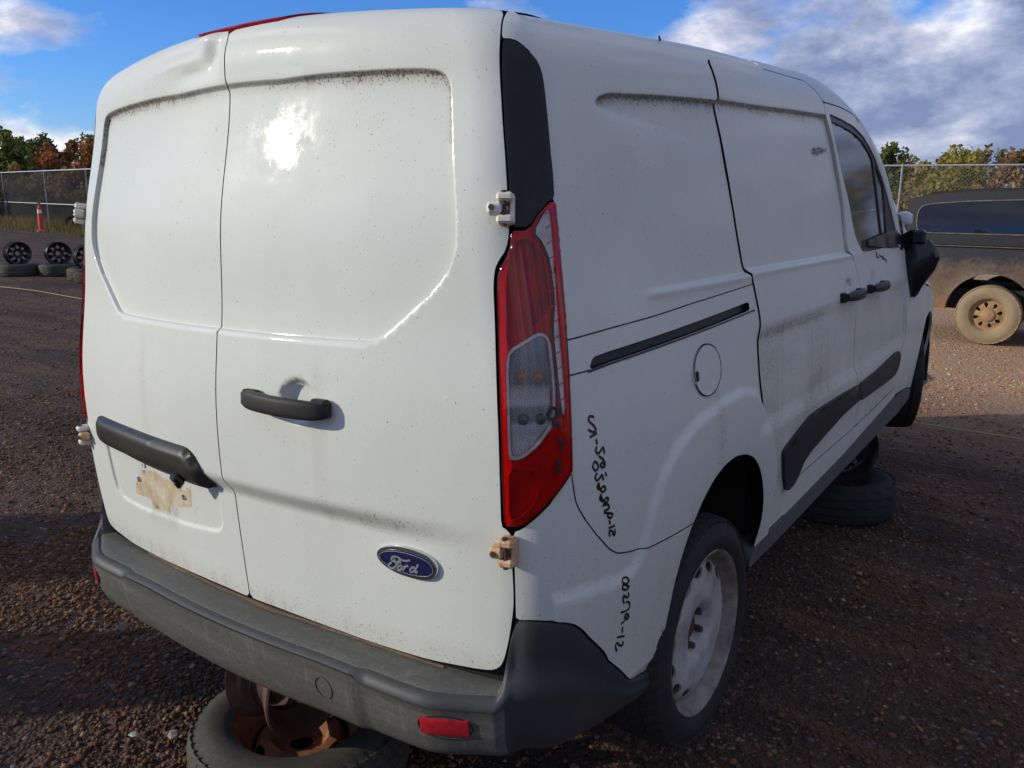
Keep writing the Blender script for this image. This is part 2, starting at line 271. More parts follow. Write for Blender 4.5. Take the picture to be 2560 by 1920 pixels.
def rubber(name, c=(.020, .019, .019), dust=(.10, .08, .06), amt=.3, scale=7.):
    m, nt, p, o = newmat(name); tc = N(nt, 'ShaderNodeTexCoord'); v = tc.outputs['Object']
    f = ramp(nt, noise(nt, v, scale, 6, .65, .3), (.35, 0.), (.75, 1.)); g = ramp(nt, noise(nt, v, 130, 3), (.4, .35), (.7, 1.))
    K(nt, mixc(nt, math_n(nt, 'MULTIPLY', math_n(nt, 'MULTIPLY', f, g), amt), c, dust), p.inputs['Base Color']); p.inputs['Roughness'].default_value = .78; p.inputs['Specular IOR Level'].default_value = .22
    b = N(nt, 'ShaderNodeBump', i={'Strength': .3, 'Distance': .001}); K(nt, noise(nt, v, 300, 2), b.inputs['Height']); K(nt, b.outputs[0], p.inputs['Normal'])
    return m
WHITE = paint()
BLACKPL = plastic_worn('black_trim_plastic', (.010, .011, .013), (.016, .017, .019), .42, dustamt=.35)
GREYPL = plastic_worn('grey_bumper_plastic', (.026, .028, .031), (.036, .038, .040), .5, dust=(.22, .21, .17), dustamt=.95, spec=.32)
SILLPL = plastic_worn('grey_sill_plastic', (.085, .087, .10), (.11, .11, .125), .5, spec=.35, dustamt=.3)
CLADPL = plastic_worn('cladding_plastic', (.018, .019, .021), (.028, .029, .030), .55, dust=(.13, .11, .08), dustamt=.5)
DARK = plain('underbody_dark', (.012, .011, .010), .8)
SEAL = plain('rubber_seal', (.01, .01, .01), .6)
REDL = lens('red_lens', (.94, .045, .045), .97)
CLEARL = lens('clear_lens', (.92, .93, .94), .97)
LAMPRED = plain('lamp_bezel_red', (.62, .012, .016), .3, var=.15, vscale=28)
LAMPDEEP = plain('lamp_chamber_deep_red', (.34, .008, .010), .6, 0., col2=(.70, .014, .016), vscale=9)
REDREF = plain('red_reflector_plastic', (.38, .012, .02), .25, var=.25, vscale=60, coat=.4)
CHROME = plain('chrome', (.62, .63, .65), .16, 1., bump=.1, bscale=40)
NAVY = plain('enamel_navy', (.008, .012, .055), .22, coat=.6)
SILVER = plain('silver_script', (.30, .32, .34), .4, .4)
INK = plain('marker_ink', (.006, .006, .008), .45)
RUST = plain('rusted_steel', (.16, .055, .022), .8, .1, var=.0, col2=(.30, .12, .05), vscale=16, bump=.4, bscale=140)
RUSTDK = plain('dark_rusted_steel', (.05, .026, .018), .75, .2, col2=(.11, .06, .04), vscale=14, bump=.4, bscale=120)
HINGE = plain('hinge_white_rust', (.66, .66, .60), .45, col2=(.58, .50, .38), vscale=34, bump=.2)
HINGER = plain('hinge_rusted', (.42, .20, .06), .6, col2=(.60, .47, .30), vscale=40, bump=.3)
STEELW = plain('steel_wheel_paint', (.40, .40, .39), .55, .0, col2=(.21, .18, .145), vscale=11, bump=.2)
RIMDIRTY = plain('rim_brown_dirt', (.24, .21, .17), .6, .05, col2=(.10, .075, .055), vscale=18, bump=.3)
TYRE = rubber('tyre_rubber'); TYREMUD = rubber('tyre_rubber_muddy', (.04, .03, .022), (.17, .10, .05), .8, 5.)
TYREDUST = rubber('tyre_rubber_dusty', (.045, .043, .036), (.15, .135, .10), .85, 6.)
GLASS = lens('window_glass', (.62, .72, .67), .74)

# ------------------------------------------------------------------ van body surface (implicit hull, van frame: X right, Y forward, Z up)
def sp(xk, yk):
    xk = np.asarray(xk, float); yk = np.asarray(yk, float); n = len(xk); h = np.diff(xk); A = np.eye(n); b = np.zeros(n)
    for i in range(1, n-1):
        A[i, i-1] = h[i-1]; A[i, i] = 2*(h[i-1]+h[i]); A[i, i+1] = h[i]; b[i] = 6*((yk[i+1]-yk[i])/h[i]-(yk[i]-yk[i-1])/h[i-1])
    m = np.linalg.solve(A, b); s0 = (yk[1]-yk[0])/h[0]-h[0]*(2*m[0]+m[1])/6; s1 = (yk[-1]-yk[-2])/h[-1]+h[-1]*(m[-2]+2*m[-1])/6
    def f(x):
        x = np.asarray(x, float); xc = np.clip(x, xk[0], xk[-1]); i = np.clip(np.searchsorted(xk, xc)-1, 0, n-2); a = xk[i+1]-xc; c = xc-xk[i]; hh = h[i]
        y = m[i]*a**3/(6*hh)+m[i+1]*c**3/(6*hh)+(yk[i]/hh-m[i]*hh/6)*a+(yk[i+1]/hh-m[i+1]*hh/6)*c
        return y+np.where(x < xk[0], (x-xk[0])*s0, 0)+np.where(x > xk[-1], (x-xk[-1])*s1, 0)
    return f
def smax(a, b, k):
    h = np.clip(.5+.5*(a-b)/k, 0, 1); return b+(a-b)*h+k*h*(1-h)
def S01(t): t = np.clip(t, 0, 1); return t*t*(3-2*t)
ZR = sp([0, .6, 1.2, 1.8, 2.4, 2.85, 3.3, 3.75, 4.3, 4.8], BODY['zr'])
YR = sp([.4, .7, .95, 1.15, 1.35, 1.55, 1.68, 1.8], BODY['yr'])
WS = sp([.35, .55, .8, 1.05, 1.25, 1.5, 1.75, 1.9], BODY['ws'])
def FF(p):
    x = np.abs(p[..., 0]); y = p[..., 1]; z = p[..., 2]
    a = YR(z)+BODY['bow']*(x/.8)**2+BODY['tuck']*S01((BODY['zc']-z)/.055)*S01((.78-x)/.5)-y
    b = x-WS(z)+BODY['tap']*np.clip((.9-y)/.9, 0, 1.5)**2+.13*np.clip((y-3.3)/1.4, 0, 2)**2
    c = z-ZR(y)+BODY['crown']*(x/.7)**2
    d = y-4.72+.18*x*x
    return smax(smax(smax(a, b, BODY['kc']), d, .35), c, BODY['kr'])
def GR(p, h=1e-4):
    g = np.stack([(FF(p+e)-FF(p-e))/(2*h) for e in np.eye(3)*h], -1); return g/np.linalg.norm(g, axis=-1, keepdims=True)
HB, RB, YB, YF = 1.05, .45, -.15, 4.95
XS = HB-RB; U1 = XS; U2 = U1+RB*np.pi/2; YS0 = YB+RB; YS1 = YF-RB; U3 = U2+(YS1-YS0); U4 = U3+RB*np.pi/2; U5 = U4+XS
def surf(u, v):
    u = np.asarray(u, float); v = np.asarray(v, float)
    a = np.clip((u-U1)/RB, 0, np.pi/2); b = np.clip((u-U3)/RB, 0, np.pi/2)
    nx = np.where(u < U3, np.sin(a), np.cos(b)); ny = np.where(u < U3, -np.cos(a), np.sin(b))
    cx = np.where(u < U1, u, np.where(u < U4, XS, XS-(u-U4))); cy = np.where(u < U2, YS0, np.where(u < U3, YS0+u-U2, YS1))
    z0 = np.minimum(1.35, ZR(cy)-.35); an = np.clip((v-z0)/.45, 0, np.pi/2)
    o = np.stack([cx, cy, np.minimum(v, z0)], -1); d = np.stack([nx*np.cos(an), ny*np.cos(an), np.sin(an)], -1)
    lo = np.zeros(u.shape); hi = np.full(u.shape, .9)
    for _ in range(22):
        m = (lo+hi)/2; f = FF(o+d*m[..., None]) < 0; lo = np.where(f, m, lo); hi = np.where(f, hi, m)
    return o+d*lo[..., None]
def S(u, v, off=0.):
    p = surf(np.asarray([u]), np.asarray([v])); return Vector((p+GR(p)*off)[0])
def frame(u, v, off=0.):
    """origin, normal, horizontal tangent, upward tangent at a point of the hull"""
    p = S(u, v); n = Vector(GR(np.array([p]))[0]); t = (S(u+.004, v)-S(u-.004, v)).normalized(); t = (t-n*t.dot(n)).normalized()
    return p+n*off, n, t, n.cross(t)*(1 if n.cross(t).z > 0 else -1)
# polygon helpers -------------------------------------------------------------
def area(P): x, y = P[:, 0], P[:, 1]; return .5*np.sum(x*np.roll(y, -1)-y*np.roll(x, -1))
def chaikin(P, k=1, closed=True):
    P = np.asarray(P, float)
    for _ in range(k):
        A = P if closed else P[:-1]; Bq = np.roll(P, -1, 0) if closed else P[1:]
        t = np.minimum(.22, .012/np.maximum(np.linalg.norm(Bq-A, axis=1), 1e-9))[:, None]; Q = np.empty((2*len(A), 2)); Q[0::2] = A*(1-t)+t*Bq; Q[1::2] = t*A+(1-t)*Bq
        P = Q if closed else np.vstack([P[:1], Q[1:-1], P[-1:]])
    return P
def resample(P, h, closed=True):
    out = []; n = len(P)
    for i in range(n if closed else n-1):
        a, b = P[i], P[(i+1) % n]; k = max(1, int(np.ceil(np.linalg.norm(b-a)/h)))
        out += [a+(b-a)*j/k for j in range(k)]
    if not closed: out.append(P[-1])
    out = np.array(out); keep = [0]
    for i in range(1, len(out)):
        if np.linalg.norm(out[i]-out[keep[-1]]) > h*.12: keep.append(i)
    return out[keep]
def inset(P, d):
    if area(P) < 0: P = P[::-1]
    e = np.roll(P, -1, 0)-P; e /= np.maximum(np.linalg.norm(e, axis=1, keepdims=True), 1e-9); n = np.stack([-e[:, 1], e[:, 0]], 1)
    m = n+np.roll(n, 1, 0); m /= np.maximum(np.linalg.norm(m, axis=1, keepdims=True), 1e-9)
    c = np.clip((m*n).sum(1, keepdims=True), .5, 1); return P+m*d/c
def inside(P, q):
    r = np.zeros(len(q), bool); x, y = q[:, 0], q[:, 1]; n = len(P)
    for i in range(n):
        (x1, y1), (x2, y2) = P[i], P[(i+1) % n]
        if y1 == y2: continue
        c = ((y1 > y) != (y2 > y)); r ^= c & (x < (x2-x1)*(y-y1)/(y2-y1)+x1)
    return r
def pdist(P, q, closed=True):
    d = np.full(len(q), 1e9); n = len(P)
    for i in range(n if closed else n-1):
        a, b = P[i], P[(i+1) % n]; ab = b-a; L = ab@ab
        t = np.clip(((q-a)@ab)/max(L, 1e-12), 0, 1); d = np.minimum(d, np.hypot(*(q-a-t[:, None]*ab).T))
    return d
def sdf(P, q):
    d = pdist(P, q); return np.where(inside(P, q), d, -d)
def cdt(loops, lines, h, near=.45):
    L0 = loops[0]; lo = L0.min(0); hi = L0.max(0)
    xs = np.arange(lo[0], hi[0], h); ys = np.arange(lo[1], hi[1], h*.866)
    g = np.array([(x+(h/2 if j % 2 else 0), y) for j, y in enumerate(ys) for x in xs]) if len(xs) and len(ys) else np.zeros((0, 2))
    if len(g):
        k = inside(L0, g)
        for l in loops[1:]: k &= ~inside(l, g)
        g = g[k]; k = np.ones(len(g), bool)
        for l in loops: k &= pdist(l, g) > h*near
        for l in lines: k &= pdist(l, g, False) > h*.4
        g = g[k]
    V = []; E = []
    for l in loops:
        b = len(V); V += list(l); E += [(b+i, b+(i+1) % len(l)) for i in range(len(l))]
    for l in lines:
        b = len(V); V += list(l); E += [(b+i, b+i+1) for i in range(len(l)-1)]
    V += list(g)
    r = delaunay_2d_cdt([Vector(v) for v in V], E, [], 0, 1e-7)
    W = np.array([tuple(v) for v in r[0]]); T = np.array([f for f in r[2] if len(f) == 3])
    c = W[T].mean(1); k = inside(L0, c)
    for l in loops[1:]: k &= ~inside(l, c)
    return W, T[k]
def panel(name, poly, mat, parent, holes=(), h=.014, off=0., disp=None, lines=(), flange=.014, gap=.0018, smooth=1, dirt=None, side=1, hgap=None, hsmooth=1, fine=False):
    P = resample(inset(chaikin(np.array(poly, float), smooth), gap), h)
    H = [resample(inset(chaikin(np.array(q, float), hsmooth), -(gap if hgap is None else hgap)), h) for q in holes]
    Ls = []
    for l in lines:
        l = resample(np.array(l, float), min(h, .0075), False); k = inside(P, l)&(pdist(P, l) > h*.3)
        for q in H: k &= ~inside(q, l)&(pdist(q, l) > h*.3)
        run = []
        for i in range(len(l)):
            if k[i]: run.append(l[i])
            else:
                if len(run) > 1: Ls.append(np.array(run))
                run = []
        if len(run) > 1: Ls.append(np.array(run))
    W, T = cdt([P]+H, Ls, h)
    fd = (lambda q: off+disp(q)) if disp else (lambda q: np.full(len(q), off))
    p = surf(W[:, 0], W[:, 1]); n = GR(p); V = p+n*fd(W)[:, None]
    D = dirt(W, V) if dirt else np.zeros(len(W))
    c = np.cross(V[T[:, 1]]-V[T[:, 0]], V[T[:, 2]]-V[T[:, 0]]); fl = (c*n[T[:, 0]]).sum(1) < 0; T[fl] = T[fl][:, ::-1]
    NN = None
    if fine:
        e = .0008
        def pd(w):
            a_ = surf(w[:, 0], w[:, 1]); return a_+n*fd(w)[:, None]
        tu = pd(W+[e, 0])-pd(W-[e, 0]); tv = pd(W+[0, e])-pd(W-[0, e]); NN = np.cross(tu, tv); NN /= np.maximum(np.linalg.norm(NN, axis=1, keepdims=True), 1e-12); NN[(NN*n).sum(1) < 0] *= -1; NN = list(NN)
    F = [tuple(t) for t in T]; V = list(V); D = list(D)
    if flange:
        for lp in [P]+H:
            pl = surf(lp[:, 0], lp[:, 1]); nl = GR(pl); d = fd(lp)[:, None]; b = len(V); k = len(lp)
            dl = list(dirt(lp, pl)) if dirt else [0.]*k
            V += list(pl+nl*d)+list(pl+nl*(d-flange)); D += dl+[min(1, q+.25) for q in dl]
            F += [(b+i, b+(i+1) % k, b+k+(i+1) % k, b+k+i) for i in range(k)]
            if fine:
                tg = np.roll(pl, -1, 0)-np.roll(pl, 1, 0); ln = np.cross(tg, nl); ln /= np.maximum(np.linalg.norm(ln, axis=1, keepdims=True), 1e-12); NN += list(ln)+list(ln)
    V = np.array(V)
    if side < 0: V[:, 0] *= -1; F = [f[::-1] for f in F]
    ob = mk(name, V, F, mat, parent, True, {'dirt': D})
    if fine and len(NN) == len(ob.data.vertices):
        NN = np.array(NN)
        if side < 0: NN[:, 0] *= -1
        ob.data.normals_split_custom_set_from_vertices([tuple(q) for q in NN])
    return ob
def ellipse(cu, cv, a, b, n=40): return [(cu+a*math.cos(2*math.pi*i/n), cv+b*math.sin(2*math.pi*i/n)) for i in range(n)]
def ribbon(name, strokes, w, mat, parent, off=.0012, extra=None, thick=.0006):
    """pen strokes lying on the hull"""
    mb = MB()
    for st in strokes:
        P = np.array(chaikin(np.array(st, float), 2, False)); P = resample(P, .003, False)
        if len(P) < 2: continue
        p = surf(P[:, 0], P[:, 1]); n = GR(p); p = p+n*(off+(extra(P)[:, None] if extra else 0.))
        t = np.gradient(p, axis=0); t /= np.linalg.norm(t, axis=1, keepdims=True); s = np.cross(n, t); k = len(p)
        ww = w*(.8+.4*rng.random(k))[:, None]
        V = list(p-s*ww/2)+list(p+s*ww/2)+list(p-s*ww/2-n*thick)+list(p+s*ww/2-n*thick)
        mb.add(V, [(i, i+1, k+i+1, k+i) for i in range(k-1)]+[(i, 2*k+i, 2*k+i+1, i+1) for i in range(k-1)]+[(k+i, k+i+1, 3*k+i+1, 3*k+i) for i in range(k-1)])
    return mb.build(name, mat, parent, False)

# ------------------------------------------------------------------ the van
van = bpy.data.objects.new('cargo_van', None); COL.objects.link(van)
m = Matrix.Identity(4)
for i in range(3):
    for j in range(3): m[i][j] = RVW[i][j]
    m[i][3] = TVW[i]
van.matrix_world = m
tag(van, 'weathered white panel van propped on wheel stands, filling the picture, seen from its rear corner', 'van')
DOOR = [(0, .401), (.103, .402), (.204, .400), (.296, .397), (.386, .395), (.473, .397), (.555, .400), (.655, .407), (.763, .413), (.815, .418), (.836, .424), (.853, .434), (.866, .454), (.879, .493), (.890, .541), (.896, .58), (.896, .611), (.893, .666), (.891, .735), (.877, .747), (.863, .752), (.861, .826), (.858, .941), (.855, .99), (.852, 1.05), (.849, 1.122), (.847, 1.166), (.844, 1.207), (.845, 1.233), (.850, 1.253), (.862, 1.267), (.882, 1.284), (.892, 1.304), (.895, 1.325), (.894, 1.365), (.891, 1.421), (.889, 1.472), (.885, 1.548), (.879, 1.619), (.872, 1.704), (.867, 1.753), (.865, 1.785), (.868, 1.816), (.873, 1.86), (.885, 1.90), (.870, 1.935), (.80, 1.955), (.5, 1.965), (.27, 1.965), (.225, 1.90), (.16, 1.845), (0, 1.835)]
PANEL = np.array([(.183, 1.740), (.407, 1.756), (.560, 1.771), (.595, 1.772), (.624, 1.765), (.645, 1.748), (.655, 1.71), (.667, 1.64), (.690, 1.48), (.702, 1.39), (.710, 1.305), (.703, 1.275), (.680, 1.244), (.600, 1.192), (.524, 1.129), (.492, 1.104), (.467, 1.095), (.389, 1.093), (.216, 1.091)])
PANEL = chaikin(np.vstack([PANEL, (PANEL*[-1, 1])[::-1]]), 1)
PLATE = chaikin(np.array([(.067, .70), (.064, .658), (.070, .573), (.099, .552), (.257, .535), (.473, .528), (.588, .535), (.655, .561), (.674, .615), (.687, .70), (.66, .78), (.2, .78)]), 1)
def d_panel(q): return -.012*S01(sdf(PANEL, q)/(.0052+.0048*S01((q[:, 1]-1.3)/.3)))
def d_crease(q): u, v = q.T; return .0055*S01((v-1.806)/.018)*S01((.62-u)/.5)*S01((1.95-v)/.1)
def d_right(q):
    u, v = q.T; cup = 1-np.hypot((u-.272)/.060, (v-.955)/.056)
    return d_panel(q)+d_crease(q)-.028*S01(cup*2.2)
def d_left(q):
    u, v = q.T
    dent = .011*np.exp(-((u-.075)/.040)**2-((v-1.815)/.018)**2)-.011*np.exp(-((u-.045)/.028)**2-((v-1.785)/.022)**2)-.006*np.exp(-((u-.12)/.06)**2-((v-1.765)/.014)**2)+.004*np.exp(-((u-.20)/.1)**2-((v-1.79)/.012)**2)
    return d_panel(q)+d_crease(q)-.008*S01(sdf(PLATE, q)/.016)+dent*S01((u+.004)/.05)
def below(poly, q, w=.05):
    """0..1 just inside the upper edge of a recess, where grime collects"""
    d = sdf(poly, q); return S01(d/.004)*np.exp(-np.maximum(d-.011, 0)/w)
def dirt_rear(q, V):
    u, v = q.T; au = np.abs(u)
    top = np.where((v > 1.60), below(PANEL, q, .009), 0)*(.35+.65*S01((au-.02)/.35))
    cre = .42*np.exp(-((v-.708-.01*au)/.022)**2)*(.35+.9*np.exp(-((au-.48)/.15)**2))
    bot = .42*S01((.47-v+.02*au)/.075)
    st = .20*np.exp(-((au-.335)/.018)**2)*S01((1.1-v)/.1)*S01((v-.62)/.08)
    return np.clip(1.05*top+cre+bot+st+.02, 0, 1)
def dirt_left(q, V):
    u, v = q.T
    b = (u > .20)&(u < .52)&(v > .572)&(v < .672-.02*np.sin(u*40)); b = np.where(b, 1.0+.3*np.sin(u*61+v*37), 0)*np.where((u > .215)&(u < .245)&(v > .645), .2, 1)
    b2 = np.where((u > .30)&(u < .44)&(v > .50)&(v <= .58), .38*S01((v-.49)/.08), 0)
    return np.clip(dirt_rear(q, V)+np.maximum(b, 0)*.12+b2*1.2, 0, 1)
lp = [np.vstack([inset(PANEL, k), inset(PANEL, k)[:1]]) for k in (0., .0018, .0036, .0054, .0078, .0105)]+[np.array([(.0, z_), (.62, z_)]) for z_ in (1.804, 1.810, 1.816, 1.822, 1.828)]
cupl = [np.array(ellipse(.272, .955, .060*k, .056*k)+[(.272+.060*k, .955)]) for k in (1., .78, .56)]
doorR = panel('rear_door', DOOR, WHITE, van, fine=True, h=.0125, disp=d_right, lines=lp+cupl, dirt=dirt_rear)
doorR['label'] = 'right rear door with the pull handle'
pll = [np.vstack([inset(PLATE, k), inset(PLATE, k)[:1]]) for k in (0., .008, .016)]
doorL = panel('rear_door', DOOR, WHITE, van, fine=True, h=.0125, disp=d_left, lines=lp+pll, dirt=dirt_left, side=-1)
doorL['label'] = 'left rear door with the dented top edge and bare plate recess'
# brake lamp in the notch at the top of the doors
bl = [(.262, 1.972), (.222, 1.905), (.158, 1.852), (0, 1.842)]
BL = [(-a, b) for a, b in bl]+[(a, b) for a, b in bl[::-1][1:]]
def surf_sym(fn):
    global surf
    o = surf
    def s2(u, v):
        u = np.asarray(u, float); p = o(np.abs(u), v); p[..., 0] *= np.where(u < 0, -1, 1); return p
    surf = s2; r = fn(); surf = o; return r
surf_sym(lambda: panel('brake_lamp', BL, REDREF, van, h=.02, off=.010, flange=.03))
# side: unibody panel ----------------------------------------------------------
TRIM = [(.876, 1.817), (.909, 1.819), (.943, 1.817), (.976, 1.808), (1.005, 1.799), (1.030, 1.790), (1.047, 1.776), (1.056, 1.756), (1.060, 1.72), (1.064, 1.66), (1.068, 1.563), (1.072, 1.494), (1.070, 1.410), (1.040, 1.398), (.962, 1.327), (.900, 1.326), (.896, 1.38), (.893, 1.457), (.888, 1.548), (.882, 1.619), (.876, 1.704), (.872, 1.77)]
LAMP = [(.898, 1.324), (.960, 1.325), (1.040, 1.396), (1.076, 1.402), (1.081, 1.38), (1.084, 1.31), (1.086, 1.24), (1.085, 1.18), (1.082, 1.12), (1.078, 1.05), (1.073, .98), (1.070, .91), (1.068, .855), (1.014, .815), (.968, .782), (.920, .751), (.868, .749), (.864, .80), (.861, .903), (.858, 1.0), (.855, 1.08), (.852, 1.15), (.850, 1.21), (.852, 1.236), (.862, 1.255), (.882, 1.275), (.894, 1.295)]
BTOP = [(.900, .548), (.951, .549), (1.030, .541), (1.070, .529), (1.104, .510), (1.159, .469), (1.277, .398), (1.374, .313), (1.420, .268), (1.446, .251), (1.478, .241), (1.525, .233), (1.567, .221)]
ARCH = [(1.567, .224), (1.574, .256), (1.582, .353), (1.590, .45), (1.611, .525), (1.641, .578), (1.670, .612), (1.705, .645), (1.759, .679), (1.827, .701), (1.904, .706), (1.985, .692), (2.054, .665), (2.111, .622), (2.153, .571), (2.189, .513), (2.213, .445), (2.212, .398), (2.190, .352)]
SREAR = [(2.025, 1.890), (2.010, 1.872), (2.006, 1.847), (2.008, 1.818), (2.005, 1.793), (1.993, 1.780), (1.994, 1.76), (2.019, 1.679), (2.051, 1.508), (2.075, 1.345), (2.089, 1.26), (2.097, 1.20), (2.118, 1.184), (2.130, 1.156), (2.139, 1.104), (2.147, 1.06), (2.144, 1.03), (2.128, 1.0), (2.120, .94), (2.124, .876), (2.155, .789), (2.206, .712), (2.265, .623), (2.302, .554), (2.322, .49), (2.335, .462)]
SFRONT = [(3.049, 1.868), (3.036, 1.832), (3.060, 1.785), (3.097, 1.703), (3.146, 1.552), (3.178, 1.39), (3.187, 1.29), (3.184, 1.20), (3.227, 1.175), (3.273, 1.125), (3.303, 1.068), (3.303, 1.022), (3.262, .972), (3.228, .894), (3.208, .806), (3.213, .741), (3.25, .688), (3.30, .614), (3.335, .537), (3.35, .475)]
STOP = [(2.115, 1.904), (2.361, 1.918), (2.625, 1.922), (2.905, 1.924), (2.957, 1.911), (3.015, 1.888)]
FTOP = [(3.279, 1.870), (3.466, 1.862), (3.57, 1.846), (3.64, 1.805), (3.733, 1.732), (3.924, 1.562), (4.06, 1.38), (4.13, 1.22)]
FFRONT = [(4.15, 1.10), (4.148, .979), (4.135, .905), (4.137, .80), (4.130, .73), (4.100, .66), (4.070, .58), (4.06, .51)]
SLIDE = SREAR+SFRONT[::-1]+STOP[::-1]
FDOOR = SFRONT+FFRONT[::-1]+FTOP[::-1]
DOORS = SREAR+[(3.35, .475)]+FFRONT[::-1]+FTOP[::-1]+[(3.049, 1.868)]+STOP[::-1]
FUEL = ellipse(1.747, .966, .080, .064, 36)
SLOT = [(1.182, 1.046), (1.208, 1.066), (1.43, 1.075), (1.75, 1.089), (2.08, 1.103), (2.08, 1.083), (1.75, 1.069), (1.43, 1.056)]
SIDE = [(.903, 1.915), (.882, 1.875), (.874, 1.835)]+TRIM[:13]+LAMP[3:16]+[(.893, .742), (.895, .70), (.898, .62), (.899, .57)]+BTOP+ARCH+[(2.196, .335), (2.53, .345), (3.24, .38), (4.04, .45), (4.12, .46), (4.165, .75), (4.165, 1.05), (4.24, 1.12), (4.12, 1.42), (3.97, 1.62), (3.80, 1.80), (3.66, 1.91), (3.5, 1.97), (3.0, 1.985), (2.4, 1.985), (1.8, 1.985), (1.3, 1.985), (1.1, 1.98), (.98, 1.97), (.925, 1.95)]
QREC = chaikin(np.array([(1.362, 1.735), (1.385, 1.76), (1.425, 1.766), (1.56, 1.769), (1.75, 1.776), (2.05, 1.792), (2.25, 1.80), (2.25, 1.186), (1.85, 1.184), (1.62, 1.181), (1.49, 1.180), (1.44, 1.26), (1.39, 1.5)]), 1)
SREC = chaikin(np.array([(1.9, 1.788), (2.218, 1.799), (2.624, 1.817), (3.12, 1.836), (3.32, 1.19), (3.1, 1.187), (2.5, 1.187), (1.9, 1.187)]), 0)
FLARE = chaikin(np.array([(.99, .612), (1.134, .606), (1.35, .582), (1.385, .60), (1.402, .645), (1.425, .70), (1.47, .77), (1.55, .83), (1.66, .868), (1.80, .886), (1.96, .895), (2.08, .866), (2.2, .78), (2.32, .62), (2.36, .3), (1.0, .2)]), 1)
QSEAM = np.array([(1.066, .85), (1.073, .817), (1.080, .788), (1.116, .749), (1.175, .703), (1.256, .651), (1.314, .628), (1.371, .614), (1.440, .606), (1.514, .601), (1.594, .597), (1.68, .595)])
RTOP = np.array([(1.078, 1.111), (1.282, 1.116), (1.513, 1.124), (1.717, 1.135), (2.13, 1.150)])
RBOT = np.array([(1.074, 1.043), (1.182, 1.044)])
def groove(l, q, w=.0028, d=.007): return -d*np.clip(1-pdist(l, q, False)/w, 0, 1)
def offl(l, d):
    t = np.gradient(l, axis=0); t /= np.linalg.norm(t, axis=1, keepdims=True); return l+np.stack([-t[:, 1], t[:, 0]], 1)*d
def d_door(q):
    u, v = q.T; f = S01((u-2.0)/.25)*S01((4.2-u)/.1)
    return -.013*S01((1.035-v)/.055)*S01((v-.70)/.06)*f
def d_flare(q): return .011*S01(sdf(FLARE, q)/.035)-.004
def d_side(q):
    u, v = q.T
    cov = np.where((u > 1.0)&(u < 2.5), 1, 0)
    top = np.interp(u, [1.3, 1.385, 1.425, 1.56, 1.75, 2.05], [1.70, 1.758, 1.766, 1.769, 1.776, 1.792])
    lft = S01((u-1.356)/(.016+.62*S01((1.758-v)/.13)))
    rec = -.012*S01((top-v)/.011)*lft*S01((v-1.174)/.014)
    lip = .003*np.exp(-((v-1.171)/.009)**2)*S01((u-1.47)/.06)*S01((2.2-u)/.05)
    return (rec+lip+d_flare(q))*cov+np.where(u > 2.1, d_door(q), 0)
def dirt_side(q, V):
    u, v = q.T
    top = np.interp(u, [1.3, 1.385, 1.425, 1.56, 1.75, 2.05], [1.70, 1.758, 1.766, 1.769, 1.776, 1.792]); d_ = top-v
    t = S01(d_/.004)*np.exp(-np.maximum(d_-.012, 0)/.011)*S01((u-1.36)/.03)*(u < 2.3)*1.1
    g = 0.
    l = .10*np.exp(-((v-1.158)/.012)**2)*S01((u-1.45)/.1)*S01((2.2-u)/.02)+.05*np.exp(-((v-1.04)/.012)**2)*S01((u-1.15)/.03)*S01((2.15-u)/.03)
    a = .35*np.exp(-np.maximum(pdist(np.array(ARCH), q, False), 0)/.035)+.16*S01((.8-v)/.5)
    f = .35*np.exp(-((u-1.80)/.03)**2)*S01((.93-v)/.05)*S01((v-.68)/.1)
    return np.clip(t+g+l+a+f+.06, 0, 1)
M_REFL, nt_, p_, o_ = newmat('lamp_reflector_silver'); tc_ = N(nt_, 'ShaderNodeTexCoord'); sx_ = N(nt_, 'ShaderNodeSeparateXYZ'); K(nt_, tc_.outputs['Object'], sx_.inputs[0])
gr_ = math_n(nt_, 'MULTIPLY', math_n(nt_, 'SINE', math_n(nt_, 'MULTIPLY', math_n(nt_, 'ADD', sx_.outputs[0], sx_.outputs[1]), 900.)), math_n(nt_, 'SINE', math_n(nt_, 'MULTIPLY', sx_.outputs[2], 760.)))
fz_ = math_n(nt_, 'DIVIDE', math_n(nt_, 'SUBTRACT', sx_.outputs[2], .89), .24)
zc_ = ramp(nt_, fz_, (0., (.60, .61, .63)), (.08, (.96, .97, .99)), (.27, (.93, .95, .99)), (.31, (.25, .25, .26)), (.40, (.34, .34, .35)), (.44, (.97, .97, .98)), (.54, (.92, .80, .66)), (.60, (.22, .20, .20)), (.80, (.36, .36, .37)), (1., (.85, .85, .85)))
K(nt_, mixc(nt_, ramp(nt_, gr_, (.35, 0.), (.8, .7)), zc_, (.92, .94, .97)), p_.inputs['Base Color']); p_.inputs['Metallic'].default_value = 0.; p_.inputs['Roughness'].default_value = .3
b_ = N(nt_, 'ShaderNodeBump', i={'Strength': 1., 'Distance': .002}); K(nt_, gr_, b_.inputs['Height']); K(nt_, b_.outputs[0], p_.inputs['Normal'])
M_REFL2 = plain('lamp_side_reflector', (.90, .89, .87), .35, 0., col2=(.66, .60, .55), vscale=40)
M_AMBER = plain('amber_bulb', (.42, .15, .04), .25, var=.4, vscale=60)
M_BULB = plain('dark_bulb', (.03, .03, .035), .25)
sl_lines = []
sl_lines += [np.array([(1.35, 1.735-k), (1.385, 1.758-k), (1.425, 1.766-k), (1.56, 1.769-k), (1.75, 1.776-k), (2.05, 1.792-k)]) for k in (0., .003, .006, .009, .012)]+[np.array([(1.47, z_), (2.12, z_)]) for z_ in (1.157, 1.163, 1.168, 1.173, 1.178, 1.183, 1.189)]
